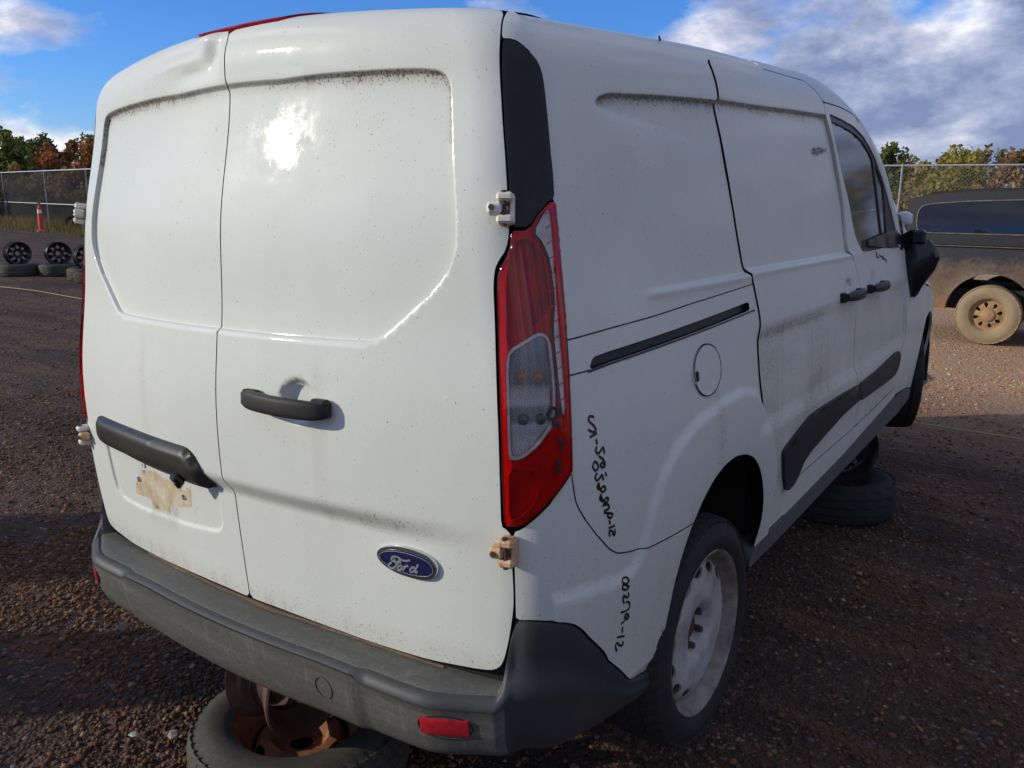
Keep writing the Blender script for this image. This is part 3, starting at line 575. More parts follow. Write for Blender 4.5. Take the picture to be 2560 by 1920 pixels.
for sgn in (1, -1):
    near = sgn > 0; hh = .014 if near else .03
    sp_ = panel('side_panel', SIDE, WHITE, van, fine=near, holes=[DOORS, FUEL, SLOT], h=hh, disp=d_side, lines=sl_lines if near else [], dirt=dirt_side, side=sgn, smooth=1, hsmooth=1)
    sp_['label'] = 'unibody side panel with fuel filler and door rail, written on in marker' if near else 'unibody side panel on the far flank'
    fu = panel('fuel_door', FUEL, WHITE, van, h=.012 if near else .03, off=.0035, disp=lambda q: d_side(q)-.012*np.exp(-((q[:, 0]-1.672)/.010)**2-((q[:, 1]-.962)/.016)**2), dirt=dirt_side, side=sgn, smooth=0)
    if near:
        mb = MB(); p, n, t, b = frame(1.669, .962, .006); mb.box(p, (.012, .026, .006), Matrix((t, b, n)).transposed(), .003); mb.build('finger_notch', SEAL, fu, False)
    # sliding door rail inside the slot
    us = np.linspace(1.17, 2.12, 30); vs = np.interp(us, [1.18, 2.1], [1.056, 1.092]); V = []
    p = surf(us, vs); n = GR(p)
    for o_, dv in ((-.003, -.017), (-.004, -.012), (-.020, -.010), (-.022, .018), (-.004, .022)): V += list(surf(us, vs+dv)+n*o_)
    k = len(us); V = np.array(V); V[:, 0] *= sgn
    F = [(r*k+i, r*k+i+1, (r+1)*k+i+1, (r+1)*k+i) for r in range(4) for i in range(k-1)]
    mk('door_rail', V, F, BLACKPL, van, False, {'dirt': np.full(len(V), .3)})
    # sliding door
    def d_slide(q): u, v = q.T; rt_ = np.interp(u, [1.9, 2.218, 2.624, 3.12], [1.788, 1.799, 1.817, 1.836])-v; return -.012*S01(rt_/.011)*S01((v-1.180)/.014)+.0022*np.sin(u*9.3+v*6)*np.sin(v*13-u*3)*S01((.97-v)/.08)*S01((v-.66)/.08)+.0012*np.sin(u*7-v*4)*np.sin(u*3.1+v*9)*S01((1.75-v)/.1)*S01((v-1.2)/.1)+.003*np.exp(-((v-1.176)/.009)**2)+d_door(q)-.016*S01((1-np.hypot((u-3.135)/.055, (v-1.062)/.034))*2)*near
    def dirt_slide(q, V):
        u, v = q.T
        d_ = np.interp(u, [1.9, 2.218, 2.624, 3.12], [1.788, 1.799, 1.817, 1.836])-v; t = S01(d_/.004)*np.exp(-np.maximum(d_-.011, 0)/.008)*.85
        c = .62*np.exp(-((v-1.0)/.018)**2)*S01((3.0-u)/.35)+.15*np.exp(-((v-1.0)/.03)**2)
        m_ = .42*S01((1.0-v)/.06)*(.55+.45*np.sin(u*5.1)**2)*S01((v-.45)/.1)
        d2 = .35*np.exp(-((u-2.45-(v-.6)*1.3)/.12)**2)*S01((.86-v)/.1)
        return np.clip(t+c+m_+d2+.07, 0, 1)
    la = [np.array([(2.0, v_), (3.3, v_)]) for v_ in (1.160, 1.166, 1.172, 1.178, 1.184, 1.190, 1.197, 1.035, .98)]
    ss = panel('sliding_door', SLIDE, WHITE, van, fine=near, h=.018 if near else .035, disp=d_slide, lines=([np.array([(1.95, 1.789-k), (2.218, 1.799-k), (2.624, 1.817-k), (3.10, 1.835-k)]) for k in (0., .003, .006, .009, .012)]+la) if near else [], dirt=dirt_slide, side=sgn)
    # front door with glass
    G = FP['glass']; Q = FP['qglass']
    WIN = [(3.085, 1.838), (3.26, 1.832), (3.43, 1.82), (3.56, 1.795), (3.66, 1.755), (3.74, 1.71), (3.90, 1.56), (4.02, 1.40), (4.09, 1.26), (4.08, 1.20), (3.9, 1.188), (3.6, 1.182), (3.395, 1.183), (3.318, 1.245), (3.283, 1.315), (3.245, 1.452), (3.143, 1.68), (3.105, 1.765)]
    def d_fd(q): u, v = q.T; return d_door(q)+.004*np.exp(-((v-1.178)/.012)**2)-.016*S01((1-np.hypot((u-3.54)/.055, (v-1.060)/.034))*2)*near
    def dirt_fd(q, V):
        u, v = q.T; return np.clip(.30*np.exp(-((v-.99)/.025)**2)+.30*S01((1.0-v)/.05)*S01((v-.45)/.1)+.06, 0, 1)
    fd = panel('front_door', FDOOR, WHITE, van, holes=[WIN], h=.022 if near else .04, disp=d_fd, dirt=dirt_fd, side=sgn, hgap=0.)
    GLS = [(3.108, 1.818), (3.258, 1.812), (3.423, 1.800), (3.549, 1.776), (3.65, 1.735), (3.706, 1.70), (3.748, 1.523), (3.785, 1.255), (3.785, 1.197), (3.6, 1.195), (3.409, 1.197), (3.333, 1.250), (3.298, 1.315), (3.260, 1.452), (3.160, 1.674), (3.125, 1.762)]
    QG = [(3.735, 1.690), (3.88, 1.55), (3.90, 1.40), (3.885, 1.215), (3.812, 1.21), (3.783, 1.431)]
    wf = panel('window_frame', WIN, BLACKPL, fd, holes=[GLS, QG], h=.03, off=-.005, gap=.001, side=sgn, hgap=0.)
    panel('window_glass', GLS, GLASS, fd, h=.03, off=-.010, flange=0, gap=-.003, side=sgn)
    panel('quarter_glass', QG, GLASS, fd, h=.03, off=-.010, flange=0, gap=-.003, side=sgn)
    # black cladding strips on the doors
    CR = [(2.330, .612), (2.350, .622), (2.464, .650), (2.594, .677), (2.678, .680), (3.011, .676), (3.255, .668), (3.302, .60), (3.05, .589), (2.822, .561), (2.656, .539), (2.584, .517), (2.559, .491), (2.520, .456), (2.45, .452), (2.425, .462), (2.375, .523)]
    CF = [(3.268, .668), (3.573, .678), (3.90, .703), (3.985, .702), (4.02, .68), (4.03, .655), (4.015, .615), (3.958, .592), (3.769, .587), (3.318, .592)]
    panel('door_cladding', CR, CLADPL, ss, h=.03, off=.011, disp=d_door, flange=.02, gap=0., smooth=1, side=sgn, dirt=lambda q, V: .4*S01((.62-q[:, 1])/.15))
    panel('door_cladding', CF, CLADPL, fd, h=.03, off=.011, disp=d_door, flange=.02, gap=0., smooth=1, side=sgn, dirt=lambda q, V: np.full(len(q), .8))
    # pull handles
    for (par, uc) in ((ss, 3.125), (fd, 3.535)):
        mb = MB(); pts = []; N_ = 11; V = []
        for i in range(N_):
            t_ = i/(N_-1); u = uc-.125+.25*t_; o_ = .010+.034*math.sin(math.pi*(.12+.76*t_))
            p, n, t, b = frame(u, 1.033, o_); w_ = .020*(1-.35*abs(2*t_-1)**3); d_ = .011
            V += [p+b*(w_*math.cos(a))+n*(d_*math.sin(a)) for a in [2*math.pi*k/10 for k in range(10)]]
        mb.add(V, [(i*10+k, i*10+(k+1) % 10, (i+1)*10+(k+1) % 10, (i+1)*10+k) for i in range(N_-1) for k in range(10)]+[tuple(range(10)), tuple(range((N_-1)*10, N_*10))])
        for uu in (uc-.115, uc+.115):
            p, n, t, b = frame(uu, 1.033, .008); mb.box(p, (.03, .036, .028), Matrix((t, b, n)).transposed(), .006)
        if sgn < 0: mb.V = [(-a, b_, c_) for a, b_, c_ in mb.V]
        mb.build('handle', BLACKPL, par)
    # pillar trim
    panel('pillar_trim', TRIM, BLACKPL, van, h=.02, off=.002, side=sgn, gap=.002, dirt=lambda q, V: np.full(len(q), .25), flange=.02,
          disp=lambda q: -.0035*S01((sdf(np.array(TRIM), q)-.03)/.02))
    # tail lamp
    RED1 = FP['lampin_red1']; CLR = FP['lampin_clear']; CSD = [(.970, 1.318), (1.040, 1.380), (1.047, 1.31), (1.048, 1.221), (1.047, 1.163), (1.048, 1.05), (1.048, .975), (1.034, .965), (1.028, 1.02), (1.024, 1.10), (1.022, 1.135), (1.034, 1.18), (1.034, 1.21), (1.028, 1.262), (1.004, 1.297)]
    CLR = [(.893, 1.094), (.972, 1.124), (.994, 1.123), (1.007, 1.112), (1.010, 1.088), (1.012, 1.05), (1.013, 1.013), (1.006, .962), (.957, .920), (.926, .902), (.905, .895), (.890, .897), (.888, .98), (.886, 1.07)]
    CLRX = [tuple(q_) for q_ in inset(np.array(CLR), -.0075)]
    RED2 = [(.882, .868), (.955, .870), (.963, .805), (.908, .766), (.882, .766)]
    tl = panel('tail_lamp', LAMP, LAMPRED, van, holes=[RED1, CLR, RED2], h=.014 if near else .025, off=-.004, side=sgn, flange=.022, gap=.002, hsmooth=1, hgap=0.)
    tl['label'] = 'red tail lamp, scribbled on with marker' if near else 'tail lamp on the far corner'
    panel('lens', LAMP, REDL, tl, fine=near, holes=[CLRX, CSD], h=.012 if near else .025, off=.006, side=sgn, flange=.012, gap=.0025, hgap=0., disp=lambda q: -.006*S01((.010-sdf(np.array(LAMP), q))/.010))
    panel('chamber', RED1, LAMPDEEP, tl, fine=near, h=.015, off=-.024, side=sgn, flange=0, gap=-.004)
    panel('chamber', RED2, LAMPDEEP, tl, h=.015, off=-.020, side=sgn, flange=0, gap=-.004)
    panel('clear_border', CLRX, M_REFL2, tl, holes=[CLR], h=.02, off=.0005, side=sgn, flange=.006, gap=.0005, hgap=0.)
    panel('clear_lens', CLRX, CLEARL, tl, h=.02, off=.0055, side=sgn, flange=.012, gap=.001)
    panel('clear_lens', CSD, CLEARL, tl, h=.02, off=.005, side=sgn, flange=.008, gap=.0015)
    panel('reflector', CLR, M_REFL, tl, h=.008 if near else .02, off=-.009, side=sgn, flange=.0, gap=-.004, disp=lambda q: -.004*np.cos((q[:, 1]-1.005)*75)*S01((q[:, 0]-.88)/.02))
    panel('reflector', CSD, M_REFL2, tl, h=.012, off=.0005, side=sgn, flange=.0, gap=-.002)
    tk = MB()
    for vv_ in np.arange(1.0, 1.36, .030):
        p, n, t, b = frame(1.036, vv_, .0028); tk.box(p, (.020, .0016, .002), Matrix((t, b, n)).transposed() @ Matrix.Rotation(.45, 3, 'Z'))
    p, n, t, b = frame(1.0385, 1.17, .002)
    if sgn < 0: tk.V = [(-a, b_, c_) for a, b_, c_ in tk.V]
    tk.build('lens_rib', LAMPRED, tl, False)['kind'] = 'stuff'
    for (uu, vv, mt) in ((.925, 1.047, M_AMBER), (.975, 1.047, M_AMBER), (.925, .967, M_BULB), (.975, .967, M_BULB)):
        p, n, t, b = frame(uu, vv, -.008); mb = MB(); mb.lathe([(-.0, .012), (.004, .011), (.007, .007), (.008, .001)], 14, 'Z')
        mb.V = [tuple(p+t*a+b*b_+n*c_) for a, b_, c_ in mb.V]
        if sgn < 0: mb.V = [(-a, b_, c_) for a, b_, c_ in mb.V]
        mb.build('bulb', mt, tl)
    # lower fender, sill, arch
    FARC = [(4.957+.385*math.cos(a), .44+.385*math.sin(a)) for a in np.linspace(math.pi, 0, 22)]
    FEN = [(4.075, .47), (4.12, .66), (4.155, .75), (4.15, .90), (4.165, 1.0), (4.165, 1.10), (4.35, 1.08), (4.7, 1.02), (5.1, .98), (5.5, .93), (6.0, .82), (6.3, .7), (6.35, .35), (5.6, .30), (5.36, .32)]+FARC[::-1]+[(4.56, .42), (4.4, .45)]
    panel('front_fender', FEN, WHITE, van, h=.04, side=sgn, dirt=lambda q, V: .25*S01((.8-q[:, 1])/.4)+.1)
    SILL = [(2.196, .333), (2.53, .343), (3.24, .378), (4.04, .447), (4.4, .447), (4.55, .418), (4.57, .36), (4.3, .335), (3.3, .30), (2.53, .268), (2.19, .262)]
    panel('sill', SILL, SILLPL, van, h=.05, off=.004, side=sgn, flange=.05, dirt=lambda q, V: np.full(len(q), .55))

# roof, windscreen, bonnet: seen from above, found by dropping on to the hull
def topz(x, y):
    lo = np.full(x.shape, .55); hi = np.full(x.shape, 2.05)
    for _ in range(24):
        m_ = (lo+hi)/2; f = FF(np.stack([x, y, m_], -1)) < 0; lo = np.where(f, m_, lo); hi = np.where(f, hi, m_)
    return lo
def top_part(name, loop, mat, h=.05, off=0., rib=False, parent=van):
    P = resample(np.array(loop, float), h)
    if area(P) < 0: P = P[::-1]
    W, T = cdt([P], [], h); p = np.stack([W[:, 0], W[:, 1], topz(W[:, 0], W[:, 1])], 1); n = GR(p)
    d = np.full(len(W), off)
    if rib: d += .006*np.cos(np.clip(W[:, 0], -.55, .55)*2*math.pi/.22)*S01((W[:, 1]-.3)/.1)
    V = p+n*d[:, None]; c = np.cross(V[T[:, 1]]-V[T[:, 0]], V[T[:, 2]]-V[T[:, 0]]); fl = c[:, 2] < 0; T[fl] = T[fl][:, ::-1]
    return mk(name, V, [tuple(t) for t in T], mat, parent, True, {'dirt': np.full(len(V), .2)})
us = np.concatenate([np.linspace(.0, .28, 6), np.linspace(.30, .90, 14), np.linspace(.93, 3.5, 40)]); vs = np.interp(us, [0, .27, .3, .80, .87, .925, .98, 1.1, 1.3, 3.0, 3.5], [1.975, 1.975, 1.968, 1.958, 1.945, 1.953, 1.973, 1.983, 1.988, 1.988, 1.973])
q = surf(us, vs); right = [(a, b) for a, b in q[:, :2]]
yf = right[-1][1]
roof = top_part('roof', right+[(.45, yf+.06), (0, yf+.09), (-.45, yf+.06)]+[(-a, b) for a, b in right[::-1][:-1]], WHITE, .045, 0., True)
wl = [surf(np.array([a]), np.array([b]))[0][:2] for a, b in ((3.52, 1.968), (3.67, 1.905), (3.81, 1.795), (3.98, 1.615), (4.13, 1.415), (4.24, 1.13))]
wl = [tuple(a) for a in wl]; SCREEN = plain('windscreen_glass', (.012, .016, .018), .08, coat=.5)
top_part('windscreen', wl+[(.4, wl[-1][1]+.16), (0, wl[-1][1]+.2), (-.4, wl[-1][1]+.16)]+[(-a, b) for a, b in wl[::-1]]+[(-.45, yf+.065), (0, yf+.095), (.45, yf+.065)], SCREEN, .06, -.006)
hl = [surf(np.array([a]), np.array([b]))[0][:2] for a, b in ((4.26, 1.12), (4.36, 1.085), (4.7, 1.025), (5.1, .985), (5.5, .935))]; hl = [tuple(a) for a in hl]
top_part('bonnet', hl+[(.62, 4.62), (.3, 4.72), (0, 4.74), (-.3, 4.72), (-.62, 4.62)]+[(-a, b) for a, b in hl[::-1]]+[(-.4, wl[-1][1]+.175), (0, wl[-1][1]+.215), (.4, wl[-1][1]+.175)], WHITE, .06)
# inner shell behind the gaps, open at the wheel wells and cab windows
uu = np.concatenate([np.linspace(0, 1.3, 40), np.linspace(1.33, 6.3, 110)]); vv = np.linspace(.27, 2.0, 50)
Ug, Vg = np.meshgrid(uu, vv, indexing='ij'); p = surf(Ug.ravel(), Vg.ravel()); V = p-GR(p)*.034; k = len(vv); F = []
for i in range(len(uu)-1):
    for j in range(k-1):
        c = (V[i*k+j]+V[(i+1)*k+j+1])/2
        if np.hypot(c[1]-.89, c[2]-.30) < .46 or np.hypot(c[1]-3.95, c[2]-.42) < .42: continue
        if uu[i] > 3.05 and vv[j] > 1.14: continue
        if abs(c[0]) < .86 and c[1] < .5 and c[2] < .36: continue
        F.append((i*k+j, (i+1)*k+j, (i+1)*k+j+1, i*k+j+1))
V2 = np.vstack([V, V*[-1, 1, 1]]); F2 = F+[tuple(q_+len(V) for q_ in f[::-1]) for f in F]
mk('inner_shell', V2, F2, DARK, van, True)
mb = MB()
mb.box((0, 2.35, .30), (1.64, 4.4, .06)); mb.box((0, 2.06, 1.0), (1.50, .03, 1.3)); mb.box((0, 3.35, .95), (1.5, .45, .28), None, .08)
for x in (-.38, .38):
    mb.box((x, 2.75, .72), (.5, .52, .2), None, .06); mb.box((x, 2.52, 1.05), (.5, .14, .62), None, .05); mb.box((x, 2.50, 1.45), (.26, .10, .18), None, .04)
mb.build('cabin_interior', plain('cabin_grey', (.12, .125, .125), .8), van)
for sx in (-1, 1):
    for yc, zc in ((.89, .33), (3.95, .44)):
        V = []; F = []; n_ = 20; xo = .845
        for i in range(n_):
            a = math.pi*(1.10-1.20*i/(n_-1)); V += [(sx*.52, yc+.40*math.cos(a), zc+.385*math.sin(a)), (sx*xo, yc+.40*math.cos(a), zc+.385*math.sin(a))]
        F = [(2*i, 2*i+1, 2*i+3, 2*i+2) for i in range(n_-1)]; V.append((sx*.52, yc, zc)); F += [(2*i, 2*i+2, 2*n_) for i in range(n_-1)]
        mb = MB(); mb.add(V, F); mb.build('wheel_well_liner', DARK, van)
mb = MB(); mb.tube([(-.66, .86, .21), (.66, .86, .21)], .04, 10); mb.tube([(-.45, .5, .30), (-.45, .86, .22)], .03, 8); mb.tube([(.45, .5, .30), (.45, .86, .22)], .03, 8); mb.tube([(.3, .3, .2), (.32, 1.6, .24)], .045, 10)
mb.build('rear_axle', DARK, van)
# ---------------------------------------------------------------- bumper
bu = np.array([a for a, b in BTOP]); bz = np.array([b for a, b in BTOP])
def bprof(u):
    """rows of (offset outwards, z) from the upper inner edge to the underside"""
    a = abs(u); w = float(S01((a-.855)/.05))
    o = .086+.006*float(S01((a-.3)/.3))-.050*float(S01((a-.62)/.30)); cen = float(S01((.475-a)/.045)); o += .010*cen
    zs = .352+.020*cen+.004; zb = float(np.interp(a, [0, .5, .85, 1.2, 1.567], [.222, .226, .236, .196, .165]))
    rear = [(-.012, .392), (.02, .3895), (o*.5, .3870), (o-.022, .3845), (o-.019, .3815), (o-.013, .3850), (o-.004, .382), (o+.004, .374), (o+.009, (.374+zs)/2), (o+.010, zs+.003), (o+.007, zs-.003), (o+.005, .33), (o+.001, .30), (o-.006, .27), (o-.016, zb+.018), (o-.024, zb+.005), (o-.036, zb), (o-.09, zb+.012)]
    zt = float(np.interp(a, bu, bz)) if a > .9 else .548; zt = max(zt, zb+.03); L = zt-zb
    os_ = .018*float(S01((1.35-a)/.5))
    ff = [1., .985, .95, .9, .84, .76, .68, .60, .54, .48, .42, .34, .26, .18, .10, .04, 0., .02]
    dd = [-.012, .003, .006, .007, .0075, .008, .009, .012+os_*.5, .013+os_, .014+os_*1.2, .012+os_*1.1, .010+os_, .009+os_*.9, .007+os_*.7, .003+os_*.4, -.002, -.012, -.05]
    sd = [(d_, zb+L*f_) for d_, f_ in zip(dd, ff)]
    return [(r[0]*(1-w)+s_[0]*w, r[1]*(1-w)+s_[1]*w) for r, s_ in zip(rear, sd)]
ul = np.concatenate([np.linspace(0, .42, 16), np.linspace(.425, .485, 13), np.linspace(.50, .84, 22), np.linspace(.85, .93, 22), np.linspace(.945, 1.575, 50)])
ul = np.concatenate([-ul[::-1][:-1], ul]); rows = []
for u in ul: rows.append(bprof(u))
rows = np.array(rows); k = rows.shape[1]
def bump_pt(u, off, z):
    u = np.asarray(u, float); a = np.abs(u); p = surf(a, np.full(a.shape, .40)); n = GR(p); n[:, 2] = 0; n /= np.linalg.norm(n, axis=1, keepdims=True)
    p2 = surf(a, np.maximum(np.asarray(z, float), .2)); w = S01((a-.88)/.06)[:, None]; pp = p*(1-w)+p2*w
    q_ = pp+n*np.asarray(off)[:, None]; q_[:, 2] = z; q_[:, 0] *= np.where(u < 0, -1, 1); return q_
V = np.concatenate([bump_pt(ul, rows[:, j, 0], rows[:, j, 1]) for j in range(k)]); n_ = len(ul)
F = [(j*n_+i, j*n_+i+1, (j+1)*n_+i+1, (j+1)*n_+i) for j in range(k-1) for i in range(n_-1)]
D = []
for j in range(k):
    for u in ul:
        led = .85 if j <= 4 else (.25 if j <= 9 else .95)
        if abs(u) > .88: led *= .12
        D.append(led)
bumper = mk('rear_bumper', V, F, GREYPL, van, True, {'dirt': D}, sharp=50)
DUST = plain('packed_dust', (.20, .125, .06), .9, col2=(.10, .07, .04), vscale=60, bump=.5)
uu_ = np.linspace(-.50, .62, 70); wv = (.005+.005*np.sin(uu_*23)*np.sin(uu_*7+1))*S01((uu_+.5)/.2)*S01((.62-uu_)/.4); a_ = bump_pt(uu_, np.full(70, -.004), np.full(70, .3945)); b_ = bump_pt(uu_, np.maximum(wv, .0)+.0005, np.full(70, .3925))
mk('dust_line', np.vstack([a_, b_]), [(i, i+1, 70+i+1, 70+i) for i in range(69)], DUST, bumper)
for sgn in (1, -1):            # reflectors
    ug = np.linspace(.632, .790, 9); V = []; zz_ = [.337, .3375, .334, .301, .297, .2975]; 
    for zz0, ex in zip(zz_, (-.004, .0035, .005, .005, .0035, -.004)):
        of = [np.interp(zz0, [r[1] for r in bprof(u)[::-1]][2:9], [r[0] for r in bprof(u)[::-1]][2:9])+ex for u in ug]
        pp = bump_pt(ug*sgn, np.array(of), np.full(9, zz0)); V += list(pp)
    F = [(j*9+i, j*9+i+1, (j+1)*9+i+1, (j+1)*9+i) for j in range(5) for i in range(8)]+[tuple(j*9 for j in range(6)), tuple(j*9+8 for j in range(6))[::-1]]
    mk('reflector', V, F, REDREF, bumper, True, sharp=40)
    ring = MB(); of = lambda u, z: float(np.interp(z, [r[1] for r in bprof(u)[::-1]][2:9], [r[0] for r in bprof(u)[::-1]][2:9]))+.0012
    pts = []
    for a in np.linspace(0, 2*math.pi, 33):
        u = .711+.090*math.cos(a); z = .317+.028*math.sin(a); pts.append(bump_pt(np.array([u*sgn]), np.array([of(u, z)]), np.array([z]))[0])
    ring.tube(pts, .0018, 6, False); ring.build('reflector_recess_edge', SEAL, bumper)
pts = []
for a in np.linspace(0, 2*math.pi, 33):
    u = .352+.026*math.cos(a); z = .315+.027*math.sin(a); pts.append(bump_pt(np.array([u]), np.array([float(np.interp(z, [r[1] for r in bprof(u)[::-1]][2:9], [r[0] for r in bprof(u)[::-1]][2:9]))+.0006]), np.array([z]))[0])
mb = MB(); mb.tube(pts, .0013, 6, False); mb.build('tow_cover_edge', SEAL, bumper)
# ---------------------------------------------------------------- rear door fittings
mb = MB(); V = []; N_ = 21
for i in range(N_):
    t_ = i/(N_-1); u = .122+.258*t_; o_ = .014+.028*math.sin(math.pi*t_)**.6; p, n, t, b = frame(u, .950-.006*t_, o_); w_ = .021*(1-.45*abs(2*t_-1)**8); d_ = .012*(1-.5*abs(2*t_-1)**8)
    V += [p+b*(w_*math.copysign(abs(math.cos(a))**.45, math.cos(a)))+n*(d_*math.copysign(abs(math.sin(a))**.55, math.sin(a))) for a in [2*math.pi*q_/14 for q_ in range(14)]]
mb.add(V, [(i*14+q_, i*14+(q_+1) % 14, (i+1)*14+(q_+1) % 14, (i+1)*14+q_) for i in range(N_-1) for q_ in range(14)]+[tuple(range(14)), tuple(range((N_-1)*14, N_*14))])
for uu_ in (.142, .352):
    p, n, t, b = frame(uu_, .949, .012); mb.box(p, (.05, .040, .030), Matrix((t, b, n)).transposed(), .008)
mb.build('handle', plastic_worn('handle_plastic', (.020, .019, .018), (.035, .033, .030), .55), doorR)
# maker's oval badge
bc_u, bc_v = .5485, .631; p, n, t, b = frame(bc_u, bc_v)
def oval(name, a, bb, o0, o1, mat, par, dome=0.):
    V = []; F = []; n_ = 48; rr = [(1.0, o0), (1.0, o1*.6), (.97, o1), (.80, o1+dome*.4), (.5, o1+dome*.8), (.0001, o1+dome)]
    an_ = np.arange(n_)*2*np.pi/n_
    for r, o_ in rr:
        pp = surf(bc_u+a*r*np.cos(an_), bc_v+bb*r*np.sin(an_)); V += list(pp+GR(pp)*o_)
    F = [(j*n_+i, j*n_+(i+1) % n_, (j+1)*n_+(i+1) % n_, (j+1)*n_+i) for j in range(len(rr)-1) for i in range(n_)]
    return mk(name, V, F, mat, par, True, sharp=50)
badge = oval('badge', .0895, .0345, -.001, .0085, CHROME, doorR, .0015)
oval('badge_field', .0800, .0270, .006, .0106, NAVY, doorR, .001)
an_ = np.linspace(0, 2*math.pi, 49); pp = surf(bc_u+.0755*np.cos(an_), bc_v+.0238*np.sin(an_)); V = pp+GR(pp)*.0122
mb = MB(); mb.tube(V, .0007, 5, False); mb.build('badge_line', SILVER, doorR)
ribbon('badge_lettering', INK_DATA['logo'], .0042, SILVER, doorR, off=.0125)
# licence plate light bar
pt_ = [(-a, b) for a, b in FP['platetrim']]
PT = [(.705, .742), (.690, .775), (.655, .792), (.425, .792), (.273, .790), (.137, .789), (.112, .777), (.085, .748), (.062, .694), (.075, .690), (.141, .690), (.219, .696), (.334, .703), (.466, .713), (.599, .713), (.69, .715)]
PTa = np.array(PT)
pt = panel('plate_trim', PT, plastic_worn('plate_trim_plastic', (.016, .016, .016), (.026, .026, .025), .38), doorL, h=.011, off=.004, flange=.018, gap=0., side=-1,
      disp=lambda q: .020*np.clip(sdf(PTa, q)/.020, 0, 1)**.4*S01((.79-q[:, 0])/.2), dirt=lambda q, V: np.full(len(q), .35))
mb = MB(); p, n, t, b = frame(.165, .722, .032); mb.box(p, (.030, .036, .02), Matrix((t, b, n)).transposed(), .006); mb.box(p-b*.012+n*.006, (.014, .022, .016), Matrix((t, b, n)).transposed(), .004); mb.V = [(-a, b_, c_) for a, b_, c_ in mb.V]
mb.build('lock_lever', plain('lever_black', (.012, .012, .012), .4), doorL)
for uu_, vv_, mt in ((.448, .673, HINGE), (.486, .624, CHROME), (.268, .670, HINGE), (.252, .620, CHROME)):
    p, n, t, b = frame(uu_, vv_, -.0085); mb = MB(); mb.lathe([(0, .008), (.004, .0078), (.0045, .0045), (.0025, .004), (.0025, .0001)], 14, 'Z'); mb.V = [tuple(p+t*a+b*b_+n*c_) for a, b_, c_ in mb.V]; mb.V = [(-a, b_, c_) for a, b_, c_ in mb.V]
    mb.build('plate_screw', mt, doorL)
# hinges
def hinge(uc, vc, sgn, mt, mt2, par):
    p, n, t, b = frame(uc, vc, .0); M_ = Matrix((t, b, n)).transposed(); pv = van
    k_ = .80
    A = MB(); A.box(p+(t*.020+b*.026+n*.018)*k_, (.040*k_, .022*k_, .042*k_), M_, .005); A.box(p+(t*.020-b*.026+n*.018)*k_, (.040*k_, .022*k_, .042*k_), M_, .005); A.box(p+(t*.036+n*.010)*k_, (.012*k_, .07*k_, .030*k_), M_, .003)
    Bm = MB(); Bm.box(p+(-t*.004+n*.022)*k_, (.036*k_, .030*k_, .036*k_), M_, .005); C_ = MB(); C_.tube([p+(t*.018-b*.041+n*.028)*k_, p+(t*.018+b*.041+n*.028)*k_], .006, 10); C_.tube([p+(-t*.010+n*.040)*k_, p+(-t*.010+n*.045)*k_], .006, 6)
    for q_ in (A, Bm, C_):
        if sgn < 0: q_.V = [(-a, b_, c_) for a, b_, c_ in q_.V]
    h_ = A.build('door_hinge', mt, par, True, 30); Bm.build('hinge_knuckle', mt2, par, True, 30); C_.build('hinge_pin', RUSTDK, par)
hinge(.856, 1.368, 1, HINGE, HINGE, doorR); hinge(.864, .706, 1, HINGER, HINGER, doorR); hinge(.856, 1.368, -1, HINGE, HINGE, doorL); hinge(.864, .706, -1, HINGE, HINGER, doorL)
ribbon('panel_seam', [QSEAM], .0032, SEAL, van, off=.0005, extra=d_side); ribbon('panel_seam', [RTOP], .0032, SEAL, van, off=.0005, extra=d_side); ribbon('panel_seam', [RBOT], .0032, SEAL, van, off=.0005, extra=d_side); ribbon('panel_seam', [np.array([(1.083, 1.111), (1.079, 1.08), (1.0765, 1.043)])], .003, SEAL, van, off=.0005, extra=d_side)
ribbon('panel_seam', [np.array(FUEL+FUEL[:1])], .0028, SEAL, van, off=.0042, extra=d_side)
STAIN = plain('plate_glue_residue', (.56, .50, .38), .7, col2=(.40, .28, .15), vscale=22, bump=.2)
panel('plate_residue', [(.215, .648), (.232, .652), (.238, .640), (.262, .640), (.268, .655), (.34, .652), (.40, .664), (.47, .655), (.515, .60), (.522, .574), (.44, .572), (.43, .548), (.345, .553), (.34, .574), (.24, .594), (.222, .60)], STAIN, doorL, h=.02, off=-.0074, flange=0, gap=0., side=-1, smooth=0)
# marker pen numbers
ribbon('marker_writing', INK_DATA['quarter'], .0052, INK, van, extra=d_side); ribbon('marker_writing', INK_DATA['quarter_low'], .0052, INK, van, extra=d_side)
ribbon('marker_writing', INK_DATA['lamp'], .006, INK, van, off=.0075); ribbon('marker_writing', INK_DATA['slide'], .006, INK, van, off=-.0075); ribbon('marker_writing', INK_DATA['fdoor'], .006, INK, van, off=.003)
# roof aerial stub seen as a nick on the roof line
mb = MB(); q_ = surf(np.array([1.80]), np.array([1.93]))[0]; mb.tube([q_, q_+np.array([.0, -.006, .010])], [.004, .002], 6); mb.build('sealant_tag', SEAL, van)
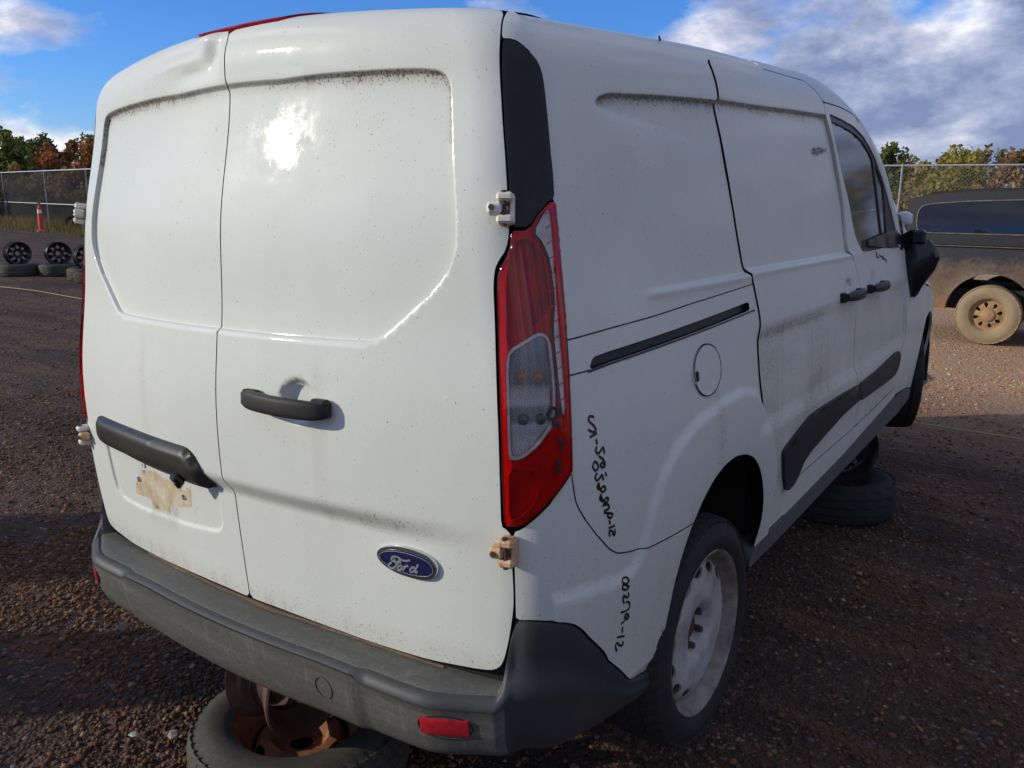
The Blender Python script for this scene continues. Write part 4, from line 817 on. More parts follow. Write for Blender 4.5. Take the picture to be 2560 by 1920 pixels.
# broken mirror wrapped in a black bag and tape
BAG = plain('black_bin_bag', (.010, .010, .014), .28, bump=.9, bscale=28)
mb = MB(); V = []; F = []; rings = [(1.20, .055, .035, .925), (1.17, .075, .05, .93), (1.12, .082, .06, .935), (1.06, .072, .055, .925), (1.0, .050, .04, .915), (.955, .026, .024, .915), (.935, .006, .006, .918)]
for z, a, b, xc in rings:
    for i in range(20):
        t_ = 2*math.pi*i/20; k_ = 1+.10*math.sin(3*t_+z*30)+.07*math.sin(7*t_+z*55); V.append((xc+a*k_*math.cos(t_), 3.25+b*k_*math.sin(t_), z+.01*math.sin(5*t_+z*20)))
F = [(j*20+i, j*20+(i+1) % 20, (j+1)*20+(i+1) % 20, (j+1)*20+i) for j in range(6) for i in range(20)]+[tuple(range(20)), tuple(range(120, 140))[::-1]]
mb.add(V, F); bag = mb.build('bagged_mirror', BAG, van); bag['label'] = 'broken door mirror wrapped in a black plastic bag'
mb = MB(); V = []
for i in range(15):
    u = 3.50+i*(4.14-3.50)/14; p, n, t, b = frame(u, 1.215, .006+.004*math.sin(i*1.3)); hw = .012+.026*min(1, i/9); V += [p+b*hw, p-b*hw]
V += [(.885, 3.24, 1.252), (.88, 3.24, 1.19), (.945, 3.22, 1.252), (.945, 3.22, 1.188)]
mb.add(V, [(2*i, 2*i+1, 2*i+3, 2*i+2) for i in range(len(V)//2-1)]); mb.box((.925, 3.22, 1.22), (.06, .05, .065), None, .01); mb.build('tape_strip', BAG, bag)
mb = MB(); V = []; rings = [(.0, .016), (.012, .026), (.035, .030), (.055, .024), (.066, .012)]
for d_, r_ in rings:
    for i in range(14):
        t_ = 2*math.pi*i/14; cq = math.copysign(abs(math.cos(t_))**.5, math.cos(t_)); V.append((.81+d_, 3.30+.6*r_*math.sin(t_), 1.318+r_*.8*cq-d_*.45*(1 if cq < 0 else .15)))
mb.add(V, [(j*14+i, j*14+(i+1) % 14, (j+1)*14+(i+1) % 14, (j+1)*14+i) for j in range(4) for i in range(14)]+[tuple(range(14)), tuple(range(56, 70))[::-1]]); mb.tube([(.80, 3.30, 1.20), (.85, 3.30, 1.29)], .006, 6)
mb.build('mirror_cap', plain('white_mirror_cap', (.72, .72, .72), .35), van)
# ---------------------------------------------------------------- wheels
def tyre_mesh(name, Ro, Ri, w, n=150, grooves=3, mat=TYRE, depth=.006, slope=3., per=5, parent=None):
    hw = w/2; prof = []
    for t_ in np.linspace(0, 1, 7): prof.append((-hw*.86-hw*.16*math.sin(math.pi*min(1, t_*1.05))-(.0025 if .5 < t_ < .7 else 0), Ri+(Ro-.018-Ri)*t_, 1 if t_ > .95 else 0))
    nt_ = 6*(grooves+1)+1
    for i in range(nt_):
        s = -1+2*i/(nt_-1); g = (i % 6 == 0) and 0 < i < nt_-1
        r = Ro-.012*abs(s)**4-(depth if g else 0); prof.append((s*hw*.90, r, 0 if g else 1))
        if g: prof.insert(len(prof)-1, (s*hw*.90-.003, r+depth, 1)); prof.append((s*hw*.90+.003, r+depth, 1))
    for t_ in np.linspace(1, 0, 7): prof.append((hw*.86+hw*.16*math.sin(math.pi*min(1, t_*1.05))+(.0025 if .5 < t_ < .7 else 0), Ri+(Ro-.018-Ri)*t_, 1 if t_ > .95 else 0))
    V = []; m_ = len(prof)
    for j, (x, r, tr) in enumerate(prof):
        for i in range(n):
            rr = r
            if tr and int(i+slope*abs(x)/hw*3) % per == 0: rr -= depth*(.75 if abs(x) < hw*.62 else 1.0)
            a = 2*math.pi*i/n; V.append((x, rr*math.cos(a), rr*math.sin(a)))
    F = [(j*n+i, j*n+(i+1) % n, (j+1)*n+(i+1) % n, (j+1)*n+i) for j in range(m_-1) for i in range(n)]
    return mk(name, V, F, mat, parent, True, sharp=40)
def disc_part(name, loops, zf, mat, parent, h=.02, thick=.006):
    """wheel disc: 2-D shape with openings, dished by zf(radius), axis along +X"""
    L = [np.array(l, float) for l in loops]; W, T = cdt([resample(L[0], h)]+[resample(l, h*.6) for l in L[1:]], [], h)
    r = np.hypot(*W.T); x = zf(r); n = len(W); V = np.vstack([np.c_[x, W], np.c_[x-thick, W]])
    c = np.cross(np.c_[W[T[:, 1]]-W[T[:, 0]]], np.c_[W[T[:, 2]]-W[T[:, 0]]]); T[c < 0] = T[c < 0][:, ::-1]
    F = [tuple(t) for t in T]+[tuple(q_+n for q_ in t[::-1]) for t in T]; b = len(V)
    for l in L:
        l = resample(l, h if l is L[0] else h*.6); k_ = len(l); xr = zf(np.hypot(*l.T)); V = np.vstack([V, np.c_[xr, l], np.c_[xr-thick, l]]); F += [(b+i, b+(i+1) % k_, b+k_+(i+1) % k_, b+k_+i) for i in range(k_)]; b += 2*k_
    return mk(name, V, F, mat, parent, True, sharp=40)
def circ(r, n=48, c=(0, 0), rx=None, rot=0.):
    o_ = []
    for i in range(n):
        a = 2*math.pi*i/n; x, y = (rx or r)*math.cos(a), r*math.sin(a); o_.append((c[0]+x*math.cos(rot)-y*math.sin(rot), c[1]+x*math.sin(rot)+y*math.cos(rot)))
    return o_
def rim_barrel(name, r, w, mat, parent, lip=.012):
    hw = w/2; mb = MB(); pr = [(hw+.006, r+lip), (hw, r+lip+.003), (hw-.008, r+lip), (hw-.012, r), (hw-.035, r-.006), (hw-.06, r-.032), (-hw+.06, r-.032), (-hw+.035, r-.006), (-hw+.012, r), (-hw, r+lip), (-hw-.004, r+lip-.003), (-hw+.010, r-.005), (-hw+.04, r-.014), (-hw+.065, r-.040), (hw-.065, r-.040), (hw-.035, r-.014), (hw-.008, r-.004), (hw+.004, r+lip-.004)]
    mb.lathe(pr, 64, 'X', close=True); return mb.build(name, mat, parent, True, 40)
HUBM = RUSTDK
def van_wheel(loc, rot, near):
    w = empty('wheel'); put(w, van, loc, rot); 
    ty = tyre_mesh('tyre', .325, .226, .205, 320 if near else 80, 3, TYRE, per=6 if near else 5, parent=w)
    rb = rim_barrel('rim', .219, .180, RIMDIRTY, w)
    holes = [circ(.014, 16, (.176*math.cos(a), .176*math.sin(a)), .027, a+math.pi/2) for a in [2*math.pi*i/14 for i in range(14)]]
    zf = lambda r: .050+.026*S01((.12-np.abs(r-.120))/.10)-.03*S01((.080-r)/.03)-.014*S01((r-.185)/.02)
    disc_part('disc', [circ(.203)]+holes+[circ(.030, 24)], zf, STEELW, w, .016)
    mb = MB(); mb.lathe([(.02, .055), (.036, .036), (.044, .033), (.046, .028), (.046, .0005)], 24); mb.build('hub', HUBM, w)
    for i in range(5):
        a = .5+2*math.pi*i/5; mb = MB(); c_ = (.05*math.cos(a), .05*math.sin(a))
        mb.lathe([(.040, .010), (.060, .010), (.063, .007), (.063, .0003)], 6, 'X', (0, c_[0], c_[1])); mb.build('lug_nut', RUSTDK, w, False)
    return w
van_wheel((.792, .842, .205), (.3, 0, 0), True); van_wheel((-.792, .842, .205), (0, 0, math.pi), False)
van_wheel((.735, 3.93, .435), (0, 0, R(20)), False); van_wheel((-.735, 3.93, .435), (0, 0, math.pi+R(20)), False)

# ------------------------------------------------------------------ ground
def gravel_mat(name, far=True):
    m, nt, p, o = newmat(name); tc = N(nt, 'ShaderNodeTexCoord'); v = tc.outputs['Object']
    big = ramp(nt, noise(nt, v, .55, 6, .6, .4), (.36, 0.), (.68, 1.)); mid = noise(nt, v, 7, 6, .7)
    vo = N(nt, 'ShaderNodeTexVoronoi', i={'Scale': 70., 'Randomness': 1.}); K(nt, v, vo.inputs['Vector'])
    vo2 = N(nt, 'ShaderNodeTexVoronoi', i={'Scale': 24., 'Randomness': 1.}); K(nt, v, vo2.inputs['Vector'])
    hs = N(nt, 'ShaderNodeSeparateColor'); K(nt, vo.outputs['Color'], hs.inputs[0])
    c = mixc(nt, big, (.060, .029, .015), (.090, .046, .025)); c = mixc(nt, ramp(nt, hs.outputs[0], (.5, 0.), (1., .85)), c, (.14, .092, .058)); c = mixc(nt, ramp(nt, noise(nt, v, 3.1, 7, .72, .6), (.42, .75), (.58, 0.)), c, (.035, .024, .018)); c = mixc(nt, ramp(nt, noise(nt, v, 17, 5, .7), (.55, 0.), (.72, .6)), c, (.045, .032, .024))
    c = mixc(nt, ramp(nt, mid, (.4, 0.), (.75, .75)), c, (.085, .046, .030)); c = mixc(nt, ramp(nt, hs.outputs[1], (.94, 0.), (.97, .6)), c, (.26, .23, .20))
    mt_ = N(nt, 'ShaderNodeMapping', i={'Scale': (.22, 1.5, 1.), 'Rotation': (0, 0, .12)}); K(nt, v, mt_.inputs[0]); c = mixc(nt, ramp(nt, noise(nt, mt_.outputs[0], 1.4, 8, .68, .5), (.44, 0.), (.60, .8)), c, (.028, .019, .014)); c = mixc(nt, ramp(nt, noise(nt, mt_.outputs[0], 2.3, 8, .7, .3), (.52, 0.), (.68, .7)), c, (.135, .076, .043))
    # redder, paler shale towards the wrecks in front of the van and one dark oval patch
    sx = N(nt, 'ShaderNodeSeparateXYZ'); K(nt, v, sx.inputs[0])
    red = math_n(nt, 'MULTIPLY', math_n(nt, 'DIVIDE', math_n(nt, 'SUBTRACT', sx.outputs[1], 4.5), 3., clamp=True), math_n(nt, 'DIVIDE', math_n(nt, 'ADD', sx.outputs[0], 6.), 5., clamp=True), clamp=True)
    c = mixc(nt, math_n(nt, 'MULTIPLY', red, .9), c, (.46, .295, .175))
    dark_oval = N(nt, 'ShaderNodeVectorMath', operation='DISTANCE'); sc_ = N(nt, 'ShaderNodeMapping', i={'Location': (-.22, -7.34*.9, 0), 'Scale': (1.0, .9, 0)}); K(nt, v, sc_.inputs[0]); K(nt, sc_.outputs[0], dark_oval.inputs[0])
    c = mixc(nt, ramp(nt, math_n(nt, 'ADD', dark_oval.outputs['Value'], math_n(nt, 'MULTIPLY', mid, .06)), (.24, .85), (.30, 0.)), c, (.03, .022, .02))
    K(nt, c, p.inputs['Base Color']); p.inputs['Roughness'].default_value = .92; p.inputs['Specular IOR Level'].default_value = .25
    hh = math_n(nt, 'ADD', math_n(nt, 'MULTIPLY', vo.outputs['Distance'], -.6), math_n(nt, 'MULTIPLY', vo2.outputs['Distance'], -.9)); hh = math_n(nt, 'ADD', hh, mid)
    b = N(nt, 'ShaderNodeBump', i={'Strength': .9, 'Distance': .02}); K(nt, hh, b.inputs['Height']); K(nt, b.outputs[0], p.inputs['Normal'])
    return m
def gz(x, y):
    x = np.asarray(x, float); y = np.asarray(y, float)
    return .010*np.sin(x*2.1+1.3*np.sin(y*1.7))+.008*np.sin(y*3.3+x*.7)+.006*np.sin(x*7.1+y*5.3)-.006
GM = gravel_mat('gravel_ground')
ax = np.concatenate([[-900, -300, -120, -60, -30, -18, -12, -8], np.arange(-6, 5.01, .06), [6, 8, 12, 18, 30, 60, 120, 300, 900]])
ay = np.concatenate([[-900, -300, -100, -40, -15, -6, -3], np.arange(-1.5, 6.01, .06), [7, 8, 10, 13, 18, 25, 40, 80, 200, 900]])
gx, gy = np.meshgrid(ax, ay, indexing='ij'); fade = (np.clip(6.5-np.abs(gx), 0, 1)*np.clip(6.5-np.abs(gy), 0, 1))
gz_ = gz(gx, gy)*fade+.0*gx; k = len(ay); V = np.stack([gx.ravel(), gy.ravel(), gz_.ravel()], 1)
I, J = np.meshgrid(np.arange(len(ax)-1), np.arange(k-1), indexing='ij'); I = I.ravel(); J = J.ravel()
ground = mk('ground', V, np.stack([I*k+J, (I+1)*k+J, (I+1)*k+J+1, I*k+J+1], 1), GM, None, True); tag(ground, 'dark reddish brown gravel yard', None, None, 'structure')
# loose stones
PHI = (1+5**.5)/2
ICO = np.array([(-1, PHI, 0), (1, PHI, 0), (-1, -PHI, 0), (1, -PHI, 0), (0, -1, PHI), (0, 1, PHI), (0, -1, -PHI), (0, 1, -PHI), (PHI, 0, -1), (PHI, 0, 1), (-PHI, 0, -1), (-PHI, 0, 1)])/1.9
ICF = np.array([(0, 11, 5), (0, 5, 1), (0, 1, 7), (0, 7, 10), (0, 10, 11), (1, 5, 9), (5, 11, 4), (11, 10, 2), (10, 7, 6), (7, 1, 8), (3, 9, 4), (3, 4, 2), (3, 2, 6), (3, 6, 8), (3, 8, 9), (4, 9, 5), (2, 4, 11), (6, 2, 10), (8, 6, 7), (9, 8, 1)])
def stones(name, regions, mat):
    Vs = []; Fs = []; Cs = []; base = 0
    for (x0, x1, y0, y1, n, s0, s1) in regions:
        x = rng.uniform(x0, x1, n); y = rng.uniform(y0, y1, n); s = (s0+(s1-s0)*rng.random(n)**3.6)*.85; kp = rng.random(n) < .25+.75*S01((np.sin(x*3.1+1.7*np.sin(y*2.3))*np.sin(y*2.7+1.1*np.sin(x*1.9))+.45)/.7); x, y, s = x[kp], y[kp], s[kp]; n = len(x)
        sc3 = s[:, None]*rng.uniform(.5, 1.2, (n, 3))*[1, 1, .7]; jit = 1+.75*(rng.random((n, 12, 3))-.5)
        P = ICO[None]*jit*sc3[:, None, :]; a = rng.uniform(0, 2*np.pi, n); ca, sa = np.cos(a), np.sin(a); tl = rng.uniform(-.5, .5, n)
        X = P[..., 0]*ca[:, None]-P[..., 1]*sa[:, None]; Y = P[..., 0]*sa[:, None]+P[..., 1]*ca[:, None]; Z = P[..., 2]+X*tl[:, None]*.4
        fx = np.clip(6.5-np.abs(x), 0, 1)*np.clip(6.5-np.abs(y), 0, 1)
        P = np.stack([X+x[:, None], Y+y[:, None], Z+(gz(x, y)*fx+s*.22)[:, None]], -1); Vs.append(P.reshape(-1, 3))
        Fs.append((ICF[None]+(base+np.arange(n)*12)[:, None, None]).reshape(-1, 3)); base += 12*n
        pal = np.array([(.080, .050, .034), (.120, .078, .052), (.150, .112, .080), (.062, .045, .036), (.140, .074, .048), (.26, .22, .18), (.18, .14, .10)]); pal = pal*[1.02, .76, .55]; pi = rng.choice(7, n, p=[.25, .25, .15, .15, .13, .02, .05])
        c = pal[pi]*rng.uniform(.7, 1.3, (n, 1)); c = c*(1+(np.array([4.4, 4.2, 3.8])-1)*np.clip((y[:, None]-5.0)/2.5, 0, 1)*np.clip((x[:, None]+6)/5, 0, 1)); c = np.minimum(c, .5); Cs.append(np.repeat(c, 12, 0))
    return mk(name, np.concatenate(Vs), np.concatenate(Fs), mat, None, False, {'col': np.concatenate(Cs)})
m, nt, p, o = newmat('gravel_stone'); K(nt, N(nt, 'ShaderNodeAttribute', attribute_name='col').outputs['Color'], p.inputs['Base Color']); p.inputs['Roughness'].default_value = .9; p.inputs['Specular IOR Level'].default_value = .3
gr = stones('gravel', [(-2.4, .3, -.6, 1.4, 44000, .003, .017), (-5.5, -1.0, .3, 4.2, 30000, .004, .019), (.2, 2.2, .5, 3.2, 12000, .003, .016), (-.4, 2.6, 3.0, 9.6, 17000, .004, .018), (-14, -4, 1, 9, 15000, .004, .022)], m)
tag(gr, 'loose brown and grey gravel covering the yard', 'gravel', None, 'stuff')
# a few stones and scraps one can pick out
def stone(loc, s, col, label, sq=(1, 1, .7)):
    mb = MB(); P = ICO*(1+.25*(rng.random((12, 3))-.5))*np.array(sq)*s; mb.add(P, [tuple(f) for f in ICF]); o_ = mb.build('stone', plain('stone_grey', col, .85, var=.3, vscale=40), None, False); o_.location = loc
    return tag(o_, label, 'stone')
stone((-1.26, .33, .012), .026, (.17, .095, .055), 'single orange brown stone near the left end of the rear bumper', (1, .8, .9))
stone((-.51, .06, .012), .022, (.22, .19, .15), 'pale rounded stone left of the rusty wheel stand')
stone((-.62, -.01, .008), .017, (.34, .33, .26), 'flat whitish pebble lying on the gravel in front of the bumper', (1.1, .9, .25))
ch = MB(); ch.box((0, 0, 0), (.03, .016, .004), Matrix.Rotation(.5, 3, 'Z'), .0015); ch = ch.build('litter', plain('white_scrap', (.6, .6, .62), .5), None, False); ch.location = (1.13, .98, .012); tag(ch, 'small white plastic scrap on the ground beside the rear wheel', 'litter')
# rope across the yard
mb = MB(); xs = np.linspace(-30, 9, 220); rp = [(x, 5.42-.006*x+.03*math.sin(x*.9), .022+.008*math.sin(x*2.3)) for x in xs]; mb.tube(rp, .0065, 6); rope = mb.build('rope', plain('tan_rope', (.33, .25, .13), .8, var=.2, vscale=90), None); tag(rope, 'thin tan rope stretched across the gravel under the van', 'rope')
# ------------------------------------------------------------------ wheel stands (steel rim welded upright on a lying wheel)
BLKRIM = plain('black_rim_paint', (.014, .014, .015), .35, col2=(.03, .026, .022), vscale=12, bump=.15)
def stand(loc, rz, ty_mat, lo_mat, up_mat, Ro=.315, rz_up=0., tilt=0., name='wheel_stand', n=150, slots=True, hu=.19, w=.195):
    st = empty(name, loc, rz); t_ = tyre_mesh('tyre', Ro, .188, w, n, 3, ty_mat, depth=.008, per=6, parent=st); t_.rotation_euler = (0, -math.pi/2, 0); t_.location = (0, 0, w/2)
    r_ = rim_barrel('rim', .180, .15, lo_mat, st, .012); r_.rotation_euler = (0, -math.pi/2, 0); r_.location = (0, 0, w/2)
    def slot(a):
        l = []; 
        for i in range(20):
            b_ = 2*math.pi*i/20; x = .028*math.copysign(abs(math.cos(b_))**.6, math.cos(b_)); y = .012*math.sin(b_); l.append(((.125+y)*math.cos(a+x/.125), (.125+y)*math.sin(a+x/.125)))
        return l
    zf = lambda r: -.020+.045*S01((.145-r)/.03)-.03*S01((.085-r)/.02)
    d_ = disc_part('disc', [circ(.158)]+[slot(.4+a) for a in np.arange(0, 6.2, math.pi/3)]+[circ(.034, 24)], zf, lo_mat, st, .014); d_.rotation_euler = (0, -math.pi/2, 0); d_.location = (0, 0, w/2)
    u_ = rim_barrel('upright_rim', .180, .155, up_mat, st, .014); u_.location = (0, 0, w+.165); u_.rotation_euler = (0, tilt, rz_up)
    e_ = disc_part('upright_disc', [circ(.158)]+[circ(.02, 16, (.11*math.cos(a), .11*math.sin(a)), .03, a) for a in np.arange(0, 6.2, math.pi/4)]+[circ(.034, 24)], zf, up_mat, st, .016); e_.location = u_.location; e_.rotation_euler = u_.rotation_euler
    return st
st = stand((-.07, .20, 0), .3, TYREDUST, RUST, RUSTDK, .315, rz_up=-.2, tilt=.10, n=300); tag(st, 'rusty rim on a dusty lying tyre propping up the rear bumper', 'wheel stand', 'wheel stands')
s2 = stand((.60, 3.38, 0), 1.1, TYRE, RUSTDK, BLKRIM, .315, rz_up=.9, n=110); tag(s2, 'dark lying tyre with upright rim propping up the van behind its front wheel', 'wheel stand', 'wheel stands')
s3 = stand((-.60, 3.4, 0), .4, TYRE, RUST, BLKRIM, .32, rz_up=.4, n=70); tag(s3, 'wheel stand under the far front side of the van', 'wheel stand', 'wheel stands')
for (x, y, rz, up, lab) in ((-16.15, 6.75, .2, .9, 'black rim on a flat tyre at the left edge of the picture'), (-15.55, 7.25, .6, .7, 'black rim standing on a long flat tyre, middle of three on the left'), (-14.25, 7.15, .9, .75, 'black rim on a tyre partly hidden by the left edge of the van')):
    s_ = stand((x, y, 0), rz, TYREDUST, RUSTDK, BLKRIM, .315, rz_up=up-rz-.9, n=60); s_.scale = (1.2, 1.2, 1.2); tag(s_, lab, 'wheel stand', 'wheel stands')
mb = empty('loose_tyre', (-13.78, 6.95, 0)); t_ = tyre_mesh('tread_and_sidewall', .30, .18, .2, 80, 3, TYREMUD, parent=mb); t_.rotation_euler = (0, -math.pi/2, 0); t_.location = (0, 0, .1); tag(mb, 'brown muddy tyre lying flat against the left edge of the van', 'tyre')
# ------------------------------------------------------------------ chain link fences
GALV = plain('galvanised_steel', (.42, .43, .44), .45, .5, var=.15, vscale=20); WIREM = plain('chain_link_wire', (.20, .20, .19), .5, .5); WIRED = plain('dark_weathered_wire', (.06, .06, .055), .6, .3)
def fence(label, pts, h, post_gap, step, wire_r, wm, mid=None):
    P0 = pts[0]; f = empty('chain_link_fence', (P0[0], P0[1], 0)); tag(f, label, 'fence'); mesh = MB()
    for a, b in zip(pts, pts[1:]):
        a = Vector((a[0]-P0[0], a[1]-P0[1], 0)); b = Vector((b[0]-P0[0], b[1]-P0[1], 0)); L = (b-a).length; d = (b-a)/L; n_ = max(1, round(L/post_gap))
        mb = MB(); mb.tube([a+Vector((0, 0, h)), b+Vector((0, 0, h))], .026, 8); mb.build('top_rail', GALV, f)
        for i in range(n_+1):
            q_ = a+d*(L*i/n_); mb = MB(); mb.tube([q_, q_+Vector((0, 0, h+.06))], .034, 8); mb.build('post', GALV, f)
        if mid:
            mb = MB(); mb.tube([a+d*(L*mid[0]/n_)+Vector((0, 0, mid[2])), a+d*(L*mid[1]/n_)+Vector((0, 0, mid[2]))], .024, 8); mb.build('brace_rail', GALV, f)
        s = -h
        off = Vector((-d.y, d.x, 0))*.035
        while s < L:
            for sg in (1, -1):
                s0, s1 = (s, s+h); z0, z1 = (0.04, h-.02) if sg > 0 else (h-.02, .04)
                t0 = max(0, -s0)/h; t1 = min(1, (L-s0)/h)
                if t1 > t0:
                    A = a+d*(s0+h*t0)+off*sg*.1+off+Vector((0, 0, z0+(z1-z0)*t0)); Bq = a+d*(s0+h*t1)+off*sg*.1+off+Vector((0, 0, z0+(z1-z0)*t1)); mesh.tube([A, Bq], wire_r, 3, False)
            s += step
    mesh.build('wire_mesh', wm, f, False); return f
fence('tall chain link fence with dark mesh in front of the left woods', [(-52, 20.2), (-44.9, 19.3), (-38.1, 18.1), (-33, 17.3), (-24, 15.9)], 2.5, 7, .085, .0055, WIRED, (0, 1, 1.05))
fence('galvanised chain link fence behind the black truck', [(-13, 23.3), (-3.53, 24.93), (3.5, 26.1), (10.5, 27.3), (17.5, 28.5), (24.5, 29.7), (31, 31)], 2.5, 20, .105, .0050, WIREM)
# ------------------------------------------------------------------ vegetation
def leafmat(name, c1, c2, c3):
    m, nt, p, o = newmat(name); at = N(nt, 'ShaderNodeAttribute', attribute_name='rnd').outputs['Fac']; K(nt, ramp(nt, at, (0., c1), (.55, c2), (1., c3)), p.inputs['Base Color']); p.inputs['Roughness'].default_value = .7; p.inputs['Specular IOR Level'].default_value = .2
    tr = N(nt, 'ShaderNodeBsdfTranslucent'); K(nt, p.inputs['Base Color'].links[0].from_socket, tr.inputs[0]); ms = N(nt, 'ShaderNodeMixShader'); ms.inputs[0].default_value = .4; K(nt, p.outputs[0], ms.inputs[1]); K(nt, tr.outputs[0], ms.inputs[2]); K(nt, ms.outputs[0], o.inputs[0])
    return m
LG = leafmat('leaves_green', (.09, .12, .03), (.17, .19, .045), (.28, .26, .065)); LY = leafmat('leaves_yellow_green', (.17, .17, .03), (.31, .27, .055), (.44, .34, .09)); LO = leafmat('leaves_orange', (.20, .08, .03), (.34, .14, .05), (.42, .22, .07)); LD = leafmat('leaves_dark_green', (.055, .085, .03), (.10, .135, .04), (.18, .19, .055)); LB = leafmat('leaves_rust_brown', (.18, .10, .045), (.30, .17, .07), (.40, .26, .10))
BARK = plain('bark', (.10, .085, .07), .9, var=.3, vscale=12); BIRCH = plain('pale_bark', (.34, .32, .29), .8, var=.3, vscale=10)
def crown(c, rx, ry, rz, n, leaf, clumps=26):
    cs = rng.normal(size=(clumps, 3)); cs /= np.linalg.norm(cs, axis=1, keepdims=True); cs *= rng.uniform(.25, 1., (clumps, 1))**.5; rad = rng.uniform(.20, .40, clumps)
    ci = rng.integers(0, clumps, n); d = rng.normal(size=(n, 3)); d /= np.linalg.norm(d, axis=1, keepdims=True)
    P = cs[ci]+d*(rad[ci]*rng.random(n)**.4)[:, None]; P[:, 2] = np.maximum(P[:, 2], -1.05); P = P*[rx, ry, rz]+c
    a = rng.normal(size=(n, 3)); a /= np.linalg.norm(a, axis=1, keepdims=True); b = np.cross(a, rng.normal(size=(n, 3))); b /= np.linalg.norm(b, axis=1, keepdims=True); s = leaf*rng.uniform(.6, 1.3, (n, 1))
    V = np.stack([P-a*s-b*s*.5, P+a*s-b*s*.35, P+a*s*.8+b*s*.5, P-a*s*.7+b*s*.6], 1).reshape(-1, 3); F = np.arange(4*n).reshape(-1, 4)
    r = np.clip(.5+.25*rng.normal(size=n)+.25*(rng.random(clumps)[ci]-.5), 0, 1); return V, F, np.repeat(r, 4)
def tree(loc, h, rx, mat, label, leaf=.16, n=2600, low=.25, bark=BARK, name='tree', cat='tree', group='trees beyond the fence'):
    t_ = empty(name, loc); zc = h*(low+1)/2; V, F, r = crown((0, 0, zc), rx, rx, h*(1-low)/2, n, leaf); mk('crown', V, F, mat, t_, False, {'rnd': r})
    mb = MB(); mb.tube([(0, 0, 0), (.05*h*.2, 0, h*.3), (-.02*h, .03, h*.62), (.01*h, 0, h*.86)], [.035*h**.8, .028*h**.8, .016*h**.8, .005*h**.8], 7)
    for i in range(7):
        a = i*2.4; z = h*(.28+.07*i); mb.tube([(0, 0, z), (rx*.45*math.cos(a), rx*.45*math.sin(a), z+h*.10), (rx*.75*math.cos(a), rx*.75*math.sin(a), z+h*.16)], [.012*h**.8, .007*h**.8, .003*h**.8], 5)
    mb.build('trunk', bark, t_); return tag(t_, label, cat, group)
def az(a, d): return (CAMW[0]+d*math.sin(R(a)), CAMW[1]+d*math.cos(R(a)), 0)
# left woods
for a, d, h, rx, mt, lab in ((-66.6, 70, 5.7, 2.2, LG, 'tall green tree at the left edge of the picture above the fence'), (-65.1, 76, 5.9, 1.7, LD, 'dark green tree second from the left edge above the fence'), (-64.2, 73, 5.2, 1.6, LD, 'dense dark tree left of the orange foliage'), (-62.9, 68, 4.8, 1.9, LO, 'orange red autumn tree between two green trees on the left'), (-61.9, 82, 5.9, 2.0, LG, 'bright green tree rising beside the left edge of the van'), (-61.4, 66, 4.5, 1.8, LO, 'rust orange autumn tree against the left edge of the van')):
    tree(az(a, d), h, rx, mt, lab, .17, 3000, .12)
# right side
for a, d, h, rx, mt, lab in ((-12.1, 55, 4.7, 1.05, LG, 'slim green tree just right of the van windscreen pillar'), (-8.4, 48, 3.9, 1.9, LY, 'broad yellow green tree behind the fence above the truck'), (-5.6, 60, 4.3, 1.0, LB, 'thin brownish tree at the right edge of the picture'), (-10.4, 58, 3.7, 1.2, LB, 'small orange brown tree between the two green trees on the right')):
    tree(az(a, d), h, rx, mt, lab, .13, 2400, .15, BIRCH if mt is LB else BARK)
b1 = tree(az(-8.0, 33), 2.5, 1.15, LY, 'bright green bush directly behind the chain link above the truck', .07, 3200, .02, BIRCH, 'bush', 'bush', 'bushes behind the fence')
b2 = tree(az(-4.4, 36), 2.2, 1.5, LB, 'orange brown bush at the right edge behind the fence', .07, 3200, .02, BIRCH, 'bush', 'bush', 'bushes behind the fence')
def wood(name, label, arcs, mats, n, hmean):
    Vs = []; Fs = []; Rs = []; b = 0
    for (a0, a1, d0, d1, cnt, h) in arcs:
        for i in range(cnt):
            a = rng.uniform(a0, a1); d = rng.uniform(d0, d1); hh = h*rng.uniform(.7, 1.15); x, y, _ = az(a, d); V, F, r = crown((x, y, hh*.5), hh*.42, hh*.42, hh*.52, n, .030*hh+.06, 12); Vs.append(V); Fs.append(F+b); b += len(V); Rs.append(np.clip(r*.5+rng.random()*.5, 0, 1))
    w = mk(name, np.concatenate(Vs), np.concatenate(Fs), mats, None, False, {'rnd': np.concatenate(Rs)}); return tag(w, label, 'woods', None, 'stuff')
MIXL = leafmat('leaves_autumn_mix', (.11, .13, .04), (.26, .21, .075), (.42, .25, .09))
wood('far_woods', 'mixed autumn woods along the horizon beyond the yard', [(-72, -52, 85, 105, 40, 5.0), (-52, -18, 80, 100, 40, 4.6), (-18, 45, 68, 90, 90, 4.2), (45, 160, 70, 95, 60, 5.), (160, 288, 75, 100, 60, 5.)], MIXL, 420, 5)
SHR = leafmat('scrub_leaves', (.15, .14, .045), (.32, .22, .08), (.46, .31, .12))
wood('scrub', 'low brown and green scrub growing right behind the fences', [(-72, -55, 52, 66, 60, 2.6), (-17, 8, 30, 55, 75, 2.0), (8, 60, 34, 60, 60, 2.4), (5, 34, 33, 44, 34, 5.2)], SHR, 420, 2)
